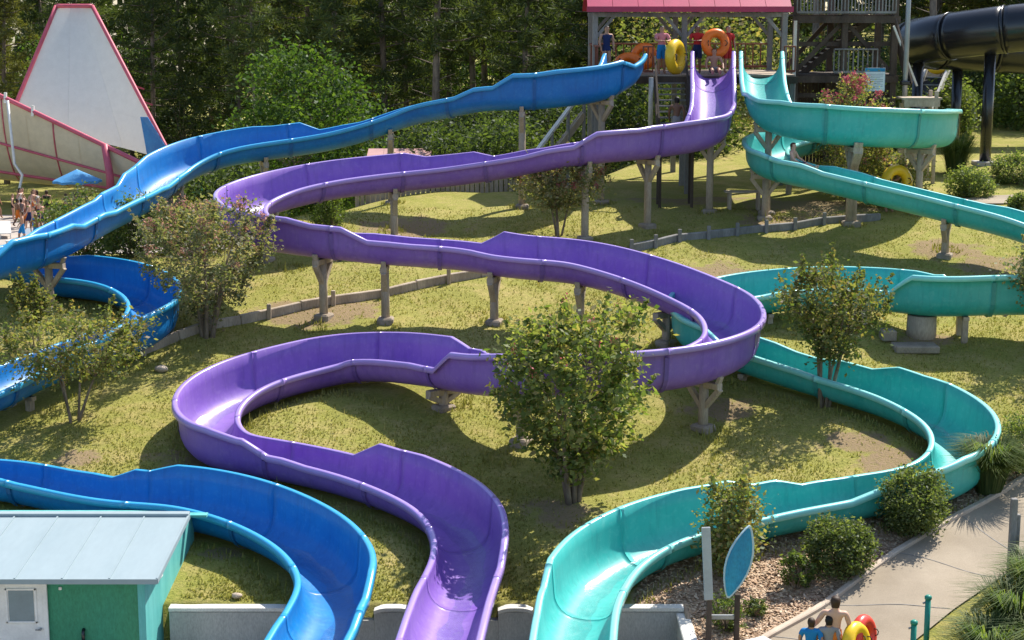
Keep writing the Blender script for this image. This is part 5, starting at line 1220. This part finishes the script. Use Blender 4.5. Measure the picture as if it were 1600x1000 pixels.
def pose(kind):
    J = dict(pelvis=(0, 0, .95), waist=(0, 0, 1.1), chest=(0, .0, 1.3), neck=(0, .01, 1.46), jaw=(0, -.012, 1.545), skull=(0, -.008, 1.64), crown=(0, .0, 1.73))
    rad = dict(pelvis=(.155, .115), waist=(.135, .10), chest=(.165, .115), neck=.06, jaw=(.074, .088), skull=(.098, .116), crown=(.062, .075))
    E = [('pelvis', 'waist'), ('waist', 'chest'), ('chest', 'neck'), ('neck', 'jaw'), ('jaw', 'skull'), ('skull', 'crown')]
    arms = dict(stand=[((-.2, 0, 1.42), (-.27, .03, 1.16), (-.25, -.08, .93)), ((.2, 0, 1.42), (.27, .03, 1.16), (.25, -.08, .93))],
                carry=[((-.2, 0, 1.42), (-.28, -.02, 1.17), (-.24, -.16, .98)), ((.2, 0, 1.42), (.33, .02, 1.2), (.44, -.12, 1.02))],
                hold=[((-.2, 0, 1.42), (-.27, -.15, 1.2), (-.12, -.36, 1.2)), ((.2, 0, 1.42), (.27, -.15, 1.2), (.12, -.36, 1.2))],
                walk=[((-.2, 0, 1.42), (-.26, .12, 1.18), (-.25, .1, .95)), ((.2, 0, 1.42), (.26, -.1, 1.18), (.24, -.22, .98))],
                sit=[((-.2, 0, 1.42), (-.3, -.1, 1.2), (-.3, -.32, 1.08)), ((.2, 0, 1.42), (.3, -.1, 1.2), (.3, -.32, 1.08))])[kind]
    legs = dict(stand=[((-.09, 0, .88), (-.1, -.02, .5), (-.1, .02, .09)), ((.09, 0, .88), (.1, -.02, .5), (.11, .02, .09))],
                walk=[((-.09, 0, .88), (-.1, -.17, .52), (-.1, -.2, .1)), ((.09, 0, .88), (.1, .06, .5), (.1, .3, .16))],
                sit=[((-.1, -.05, .92), (-.13, -.45, 1.0), (-.13, -.82, .84)), ((.1, -.05, .92), (.13, -.45, 1.0), (.13, -.82, .84))])
    legs['carry'] = legs['walk']; legs['hold'] = legs['stand']; legs = legs[kind]
    for s, (a, l) in enumerate(zip(arms, legs)):
        k = 'lr'[s]; sg = -1 if s == 0 else 1
        J.update({k + 'sh': a[0], k + 'el': a[1], k + 'wr': a[2], k + 'hip': l[0], k + 'kn': l[1], k + 'an': l[2]})
        d = (Vector(a[2]) - Vector(a[1])).normalized(); p = Vector(a[2]) + d * .07
        J[k + 'pa'] = tuple(p); E += [('chest', k + 'sh'), (k + 'sh', k + 'el'), (k + 'el', k + 'wr'), (k + 'wr', k + 'pa'), ('pelvis', k + 'hip'), (k + 'hip', k + 'kn'), (k + 'kn', k + 'an')]
        rad.update({k + 'sh': .068, k + 'el': .05, k + 'wr': .036, k + 'pa': (.036, .022), k + 'hip': .10, k + 'kn': .07, k + 'an': .05})
        side = d.cross(Vector((0, 0, 1)) if abs(d.z) < .8 else Vector((1, 0, 0))).normalized()
        if abs(d.z) >= .8: side = Vector((0, -1, 0))
        for f in range(4):
            n = f'{k}f{f}'; off = side * ((f - 1.5) * .021); L = (.07, .085, .08, .06)[f]
            J[n] = tuple(p + off + d * L + Vector((-sg * .012, 0, 0))); E.append((k + 'pa', n)); rad[n] = .0085
        n = k + 'th'; J[n] = tuple(Vector(a[2]) + d * .06 + side * .055); E.append((k + 'wr', n)); rad[n] = .010
        foot = Vector(l[2]) + (Vector((0, -.15, -.055)) if kind != 'sit' else Vector((0, -.06, .16)))
        J[k + 'to'] = tuple(foot); E.append((k + 'an', k + 'to')); rad[k + 'to'] = (.05, .034)
    return J, E, rad
BODIES = {}
for kind in ('stand', 'walk', 'carry', 'hold', 'sit'):
    me = skin_body('body_' + kind, *pose(kind)); me.materials.append(M['skin_a']); BODIES[kind] = me
def cover(me, test, push, name):
    """clothing or hair: the body's own surface pushed outward"""
    bm = bmesh.new(); bm.from_mesh(me); bm.normal_update()
    bmesh.ops.delete(bm, geom=[f for f in bm.faces if not test(f.calc_center_median())], context='FACES')
    seen = set(); best = []
    for v in bm.verts:              # keep the one connected piece
        if v in seen: continue
        comp, todo = [], [v]; seen.add(v)
        while todo:
            q = todo.pop(); comp.append(q)
            for ed in q.link_edges:
                o2 = ed.other_vert(q)
                if o2 not in seen: seen.add(o2); todo.append(o2)
        if len(comp) > len(best): best = comp
    keep_ = set(best); bmesh.ops.delete(bm, geom=[v for v in bm.verts if v not in keep_], context='VERTS')
    for v in bm.verts: v.co += v.normal * push
    out = bpy.data.meshes.new(name); bm.to_mesh(out); bm.free()
    for p in out.polygons: p.use_smooth = True
    return out
GARB = {}
for kind, me in BODIES.items():
    leg = .55 if kind != 'sit' else .6
    GARB[kind] = dict(
        shorts=cover(me, lambda c: (leg < c.z < 1.06 and abs(c.x) < .24 and not (abs(c.x) > .19 and c.z < 1.3) and c.y > -.42), .016, 'shorts'),
        shirt=cover(me, lambda c: (.98 < c.z < 1.465 and abs(c.x) < .235 and c.y > -.18) or (1.3 < c.z < 1.48 and abs(c.x) < .3), .014, 'shirt'),
        top=cover(me, lambda c: 1.22 < c.z < 1.40 and abs(c.x) < .185 and c.y > -.2, .010, 'bikini_top'),
        suit=cover(me, lambda c: .84 < c.z < 1.42 and abs(c.x) < .185 and c.y > -.2, .010, 'swimsuit'),
        hair=cover(me, lambda c: c.z > 1.53 and (c.z > 1.685 or (c.y > .0 and c.z > 1.6) or c.y > .035), .016, 'hair'),
        long_hair=cover(me, lambda c: c.z > 1.47 and (c.z > 1.685 or c.y > .01), .026, 'hair'))
for d_ in GARB.values():
    for m_ in d_.values(): m_.materials.append(M['navy'])
mb = MB(); mb.torus((0, 0, 0), .004, .008, n=8, k=6); q_ = mb.build('eye', M['hair_dark']); EYE = q_.data; bpy.data.objects.remove(q_)
mb = MB(); mb.box((0, 0, 0), (.045, .012, .012), bev=.004); q_ = mb.build('mouth', M['pink_cloth']); MOUTH = q_.data; bpy.data.objects.remove(q_)
def blob(name, rx, ry, rz):
    mb = MB(); n, k = 8, 6; vs = [(rx * math.sin(math.pi * j / k) * math.cos(6.283 * i / n), ry * math.sin(math.pi * j / k) * math.sin(6.283 * i / n), rz * math.cos(math.pi * j / k)) for j in range(k + 1) for i in range(n)]
    mb.add(vs, [(j * n + i, j * n + (i + 1) % n, (j + 1) * n + (i + 1) % n, (j + 1) * n + i) for j in range(k) for i in range(n)], 0, True)
    q = mb.build(name, M['skin_a']); me = q.data; bpy.data.objects.remove(q); return me
EAR = blob('ear', .012, .022, .033); NOSE = blob('nose', .014, .022, .024)
FACE_X = {k_: max(v_.co.x for v_ in m_.vertices if 1.58 < v_.co.z < 1.63) for k_, m_ in BODIES.items()}
FACE_Y = {k_: min(v_.co.y for v_ in m_.vertices if 1.60 < v_.co.z < 1.65 and .02 < abs(v_.co.x) < .05) for k_, m_ in BODIES.items()}
def person(label, loc, rz, kind='stand', skin='skin_a', hair='hair_brown', clothes=(('shorts', 'navy'),), s=1.0, long=False, group=None):
    root = thing('person', label, 'person', loc, rz, group, s)
    def part(name, me, mat):
        o = link(bpy.data.objects.new(name, me), root); o.material_slots[0].link = 'OBJECT'; o.material_slots[0].material = M[mat]; return o
    part('body', BODIES[kind], skin)
    part('hair', GARB[kind]['long_hair' if long else 'hair'], hair)
    for sx in (-1, 1):
        o = link(bpy.data.objects.new('eye', EYE), root); o.location = (sx * .032, FACE_Y[kind], 1.625)
        o = link(bpy.data.objects.new('ear', EAR), root); o.location = (sx * FACE_X[kind], .012, 1.605); o.material_slots[0].link = 'OBJECT'; o.material_slots[0].material = M[skin]
    o = link(bpy.data.objects.new('nose', NOSE), root); o.location = (0, FACE_Y[kind], 1.59); o.material_slots[0].link = 'OBJECT'; o.material_slots[0].material = M[skin]
    o = link(bpy.data.objects.new('mouth', MOUTH), root); o.location = (0, FACE_Y[kind] + .012, 1.545)
    for g_, mat in clothes: part({'top': 'bikini_top', 'suit': 'swimsuit'}.get(g_, g_), GARB[kind][g_], mat)
    return root
def ring_mesh(mat):
    mb = MB(); mb.torus((0, 0, 0), .36, .16, n=32, k=14, sq=.95)
    me_o = mb.build('ring', M[mat]); me = me_o.data; bpy.data.objects.remove(me_o); return me
RING = {c: ring_mesh(c) for c in ('orange', 'yellow', 'red')}
mb = MB(); mb.tube([(.30, -.09, .13), (.33, -.07, .2), (.36, 0, .215), (.33, .07, .2), (.30, .09, .13)], .014, 6); hn = mb.build('handle', M['belt']); HANDLE = hn.data; bpy.data.objects.remove(hn)
def swim_ring(label, loc, rot, c, s=1.0, group=None):
    root = thing('swim_ring', label, 'swim ring', loc, 0, group, s); root.rotation_euler = rot
    link(bpy.data.objects.new('tube', RING[c]), root)
    for a in (0, math.pi):
        h = link(bpy.data.objects.new('handle', HANDLE), root); h.rotation_euler = (0, 0, a)
    return root
# the group on the path
def gp(x, y): return (x, y, hill(x, y) + rough(x, y) + .045)
pa = gp(5.92, 29.0)
person('bare backed adult with brown hair and orange shorts carrying swim rings on the path', pa, math.pi * .93, 'carry', 'skin_a', 'hair_brown', (('shorts', 'orange_cloth'),), .95)
person('child in a blue shirt walking on the path', gp(5.48, 28.95), math.pi * .97, 'walk', 'skin_b', 'hair_brown', (('shirt', 'blue_cloth'), ('shorts', 'navy')), .74)
person('child with dark hair and grey top walking on the path', gp(5.80, 28.95), math.pi * 1.03, 'walk', 'skin_b', 'hair_dark', (('shirt', 'grey_cloth'), ('shorts', 'black_cloth')), .75)
swim_ring('yellow swim ring carried upright by the adult on the path', (6.32, 28.95, 1.02), (math.radians(78), 0, math.radians(50)), 'yellow', .78)
swim_ring('red swim ring held behind the yellow one on the path', (6.52, 29.25, 1.06), (math.radians(80), 0, math.radians(52)), 'red', .75)
# people on the start tower
person('person in dark swimwear standing at the blue slide start', (3.45, 61.5, DZ), math.pi * 0.1, 'stand', 'skin_b', 'hair_dark', (('suit', 'navy'),), 1.0)
person('person in blue shorts holding a yellow swim ring on the tower', (5.45, 61.4, DZ), .2, 'hold', 'skin_b', 'hair_dark', (('shorts', 'blue_cloth'), ('shirt', 'pink_cloth')))
person('attendant in red shirt standing at the purple slide start', (7.9, 61.7, DZ), .4, 'stand', 'skin_b', 'hair_dark', (('shirt', 'red_cloth'), ('shorts', 'red_cloth')))
person('person in red holding an orange swim ring over the purple slide', (6.8, 61.9, DZ), -.2, 'hold', 'skin_c', 'hair_dark', (('shirt', 'red_cloth'), ('shorts', 'navy')))
person('rider seated at the top of the purple slide', (7.35, 61.25, DZ - .80), 0, 'sit', 'skin_b', 'hair_brown', (('shorts', 'grey_cloth'),))
person('person climbing the dark wooden stair below the tower', (5.75, 58.4, zs0 + .045), math.pi, 'walk', 'skin_c', 'hair_dark', (('shorts', 'grey_cloth'),))
swim_ring('upright orange swim ring held above the purple slide start', (7.42, 61.5, DZ + 1.1), (math.radians(84), 0, .25), 'orange', 1.05)
swim_ring('yellow swim ring standing on edge beside the middle tower post', (5.95, 61.25, DZ + .62), (math.radians(88), 0, math.radians(58)), 'yellow', 1.25)
swim_ring('orange swim ring lying at the blue slide start', (4.3, 61.6, DZ + .35), (math.radians(40), 0, 0), 'orange', 1.1)
swim_ring('orange swim ring propped against the tower rail behind the blue slide', (4.85, 62.0, DZ + .62), (math.radians(75), 0, -.4), 'orange', 1.0)
swim_ring('yellow swim ring riding up the black conveyor', (19.75, 78.1, 10.05), (math.radians(55), 0, math.radians(-20)), 'yellow', 1.0)
swim_ring('yellow swim ring carried past the shrubs below the teal bend', (13.15, 56.75, hill(13.1, 56.8) + 1.12), (math.radians(80), 0, .35), 'yellow', 1.15)
person('person in navy shorts carrying a yellow ring below the teal bend', (13.0, 57.15, hill(13.0, 57.15)), 0, 'hold', 'skin_b', 'hair_brown', (('shorts', 'navy'),), .95)
swim_ring('yellow swim ring in the lower left teal loop', tuple(TP[int(np.argmin(np.hypot(TP[:, 0] - 9.2, TP[:, 1] - 54.3)))] + np.array([0, 0, .5])), (.25, 0, 0), 'yellow', .85)
i = int(np.argmin(np.hypot(TP[:, 0] - 9.2, TP[:, 1] - 54.3)))
person('rider sitting in the yellow ring in the lower teal loop', (float(TP[i][0]), float(TP[i][1]), float(TP[i][2]) - .32), math.pi * .35, 'sit', 'skin_a', 'hair_brown', (('shorts', 'navy'),), .95)
# crowd by the pool
crowd = [(-30.6, 97.2, 'stand', 'skin_a', 'white_cloth', 'adult in white shirt and dark shorts by the pool'), (-29.4, 97.6, 'stand', 'skin_a', 'black_cloth', 'adult in black swimwear beside the grey drain pipe'),
 (-28.6, 97.0, 'walk', 'skin_a', 'red_cloth', 'bare chested bather in red shorts by the pool'), (-28.2, 97.8, 'stand', 'skin_a', 'orange_cloth', 'bather in orange shorts facing the pool'),
 (-27.3, 97.3, 'stand', 'skin_b', 'black_cloth', 'bather in a dark swimsuit by the sunshade'), (-26.1, 97.0, 'walk', 'skin_a', 'green_cloth', 'bather in green shorts under the sunshade'),
 (-25.4, 96.8, 'stand', 'skin_b', 'grey_cloth', 'adult in grey shirt and red shorts under the sunshade'), (-24.0, 97.2, 'walk', 'skin_a', 'navy', 'bather in navy shorts beside the funnel leg'),
 (-23.4, 97.6, 'stand', 'skin_a', 'pink_cloth', 'bather in pink swimwear beside the funnel leg'), (-22.4, 97.0, 'stand', 'skin_a', 'blue_cloth', 'bather in blue shorts near the blue slide edge'),
 (-18.8, 91.0, 'stand', 'skin_a', 'pink_cloth', 'bather in pink swimwear left of the green board'), (-18.2, 90.4, 'walk', 'skin_a', 'white_cloth', 'bather in white shirt beside the green board'),
 (-17.7, 90.9, 'stand', 'skin_b', 'black_cloth', 'bather in black shirt touching the green board'), (-19.4, 90.2, 'walk', 'skin_a', 'red_cloth', 'bather in red shorts behind the bronze myrtle'),
 (-32.0, 95.0, 'stand', 'skin_b', 'navy', 'bather in navy shorts on the grass strip'), (-31.2, 93.2, 'walk', 'skin_a', 'white_cloth', 'bather in white swimwear crossing the grass strip'),
 (-28.0, 94.6, 'stand', 'skin_a', 'grey_cloth', 'bather in grey swimwear standing on the pale deck'), (-25.0, 94.8, 'walk', 'skin_c', 'green_cloth', 'bather in green swimwear on the pale deck')]
more = [('white_cloth', 'bather in a white swimsuit'), ('navy', 'bather in navy shorts'), ('red_cloth', 'bather in red shorts'), ('green_cloth', 'bather in green shorts'), ('black_cloth', 'bather in a black swimsuit'), ('orange_cloth', 'bather in orange shorts'), ('blue_cloth', 'bather in blue shorts'), ('pink_cloth', 'bather in a pink swimsuit')]
for k in range(26):
    cl, lab = more[k % 8]; zone = k % 4
    x, y = [(R.uniform(-31.5, -26), R.uniform(98, 99.4)), (R.uniform(-30, -23), R.uniform(92, 96.5)), (R.uniform(-29, -22.5), R.uniform(85.5, 91.5)), (R.uniform(-20.5, -17.2), R.uniform(88, 93.5))][zone]
    where = ['at the back of the pool crowd under the funnel', 'in the middle of the pool crowd', 'at the front of the pale deck', 'near the green board'][zone]
    crowd.append((x, y, R.choice(['stand', 'walk', 'carry']), R.choice(['skin_a', 'skin_b', 'skin_a', 'skin_c']), cl, lab + ' ' + where))
for k, (x, y, kind, sk, cl, lab) in enumerate(crowd):
    c_ = (('suit', cl),) if ('swim' in lab) else (('shorts', cl),)
    if 'shirt' in lab: c_ = (('shirt', cl), ('shorts', 'red_cloth' if 'red' in lab else 'navy'))
    person(lab, (x, y, .365), R.uniform(0, 6.28), kind, sk, R.choice(['hair_dark', 'hair_brown', 'hair_fair']), c_, R.uniform(.9, 1.05), k % 3 == 0, 'bathers by the pool')
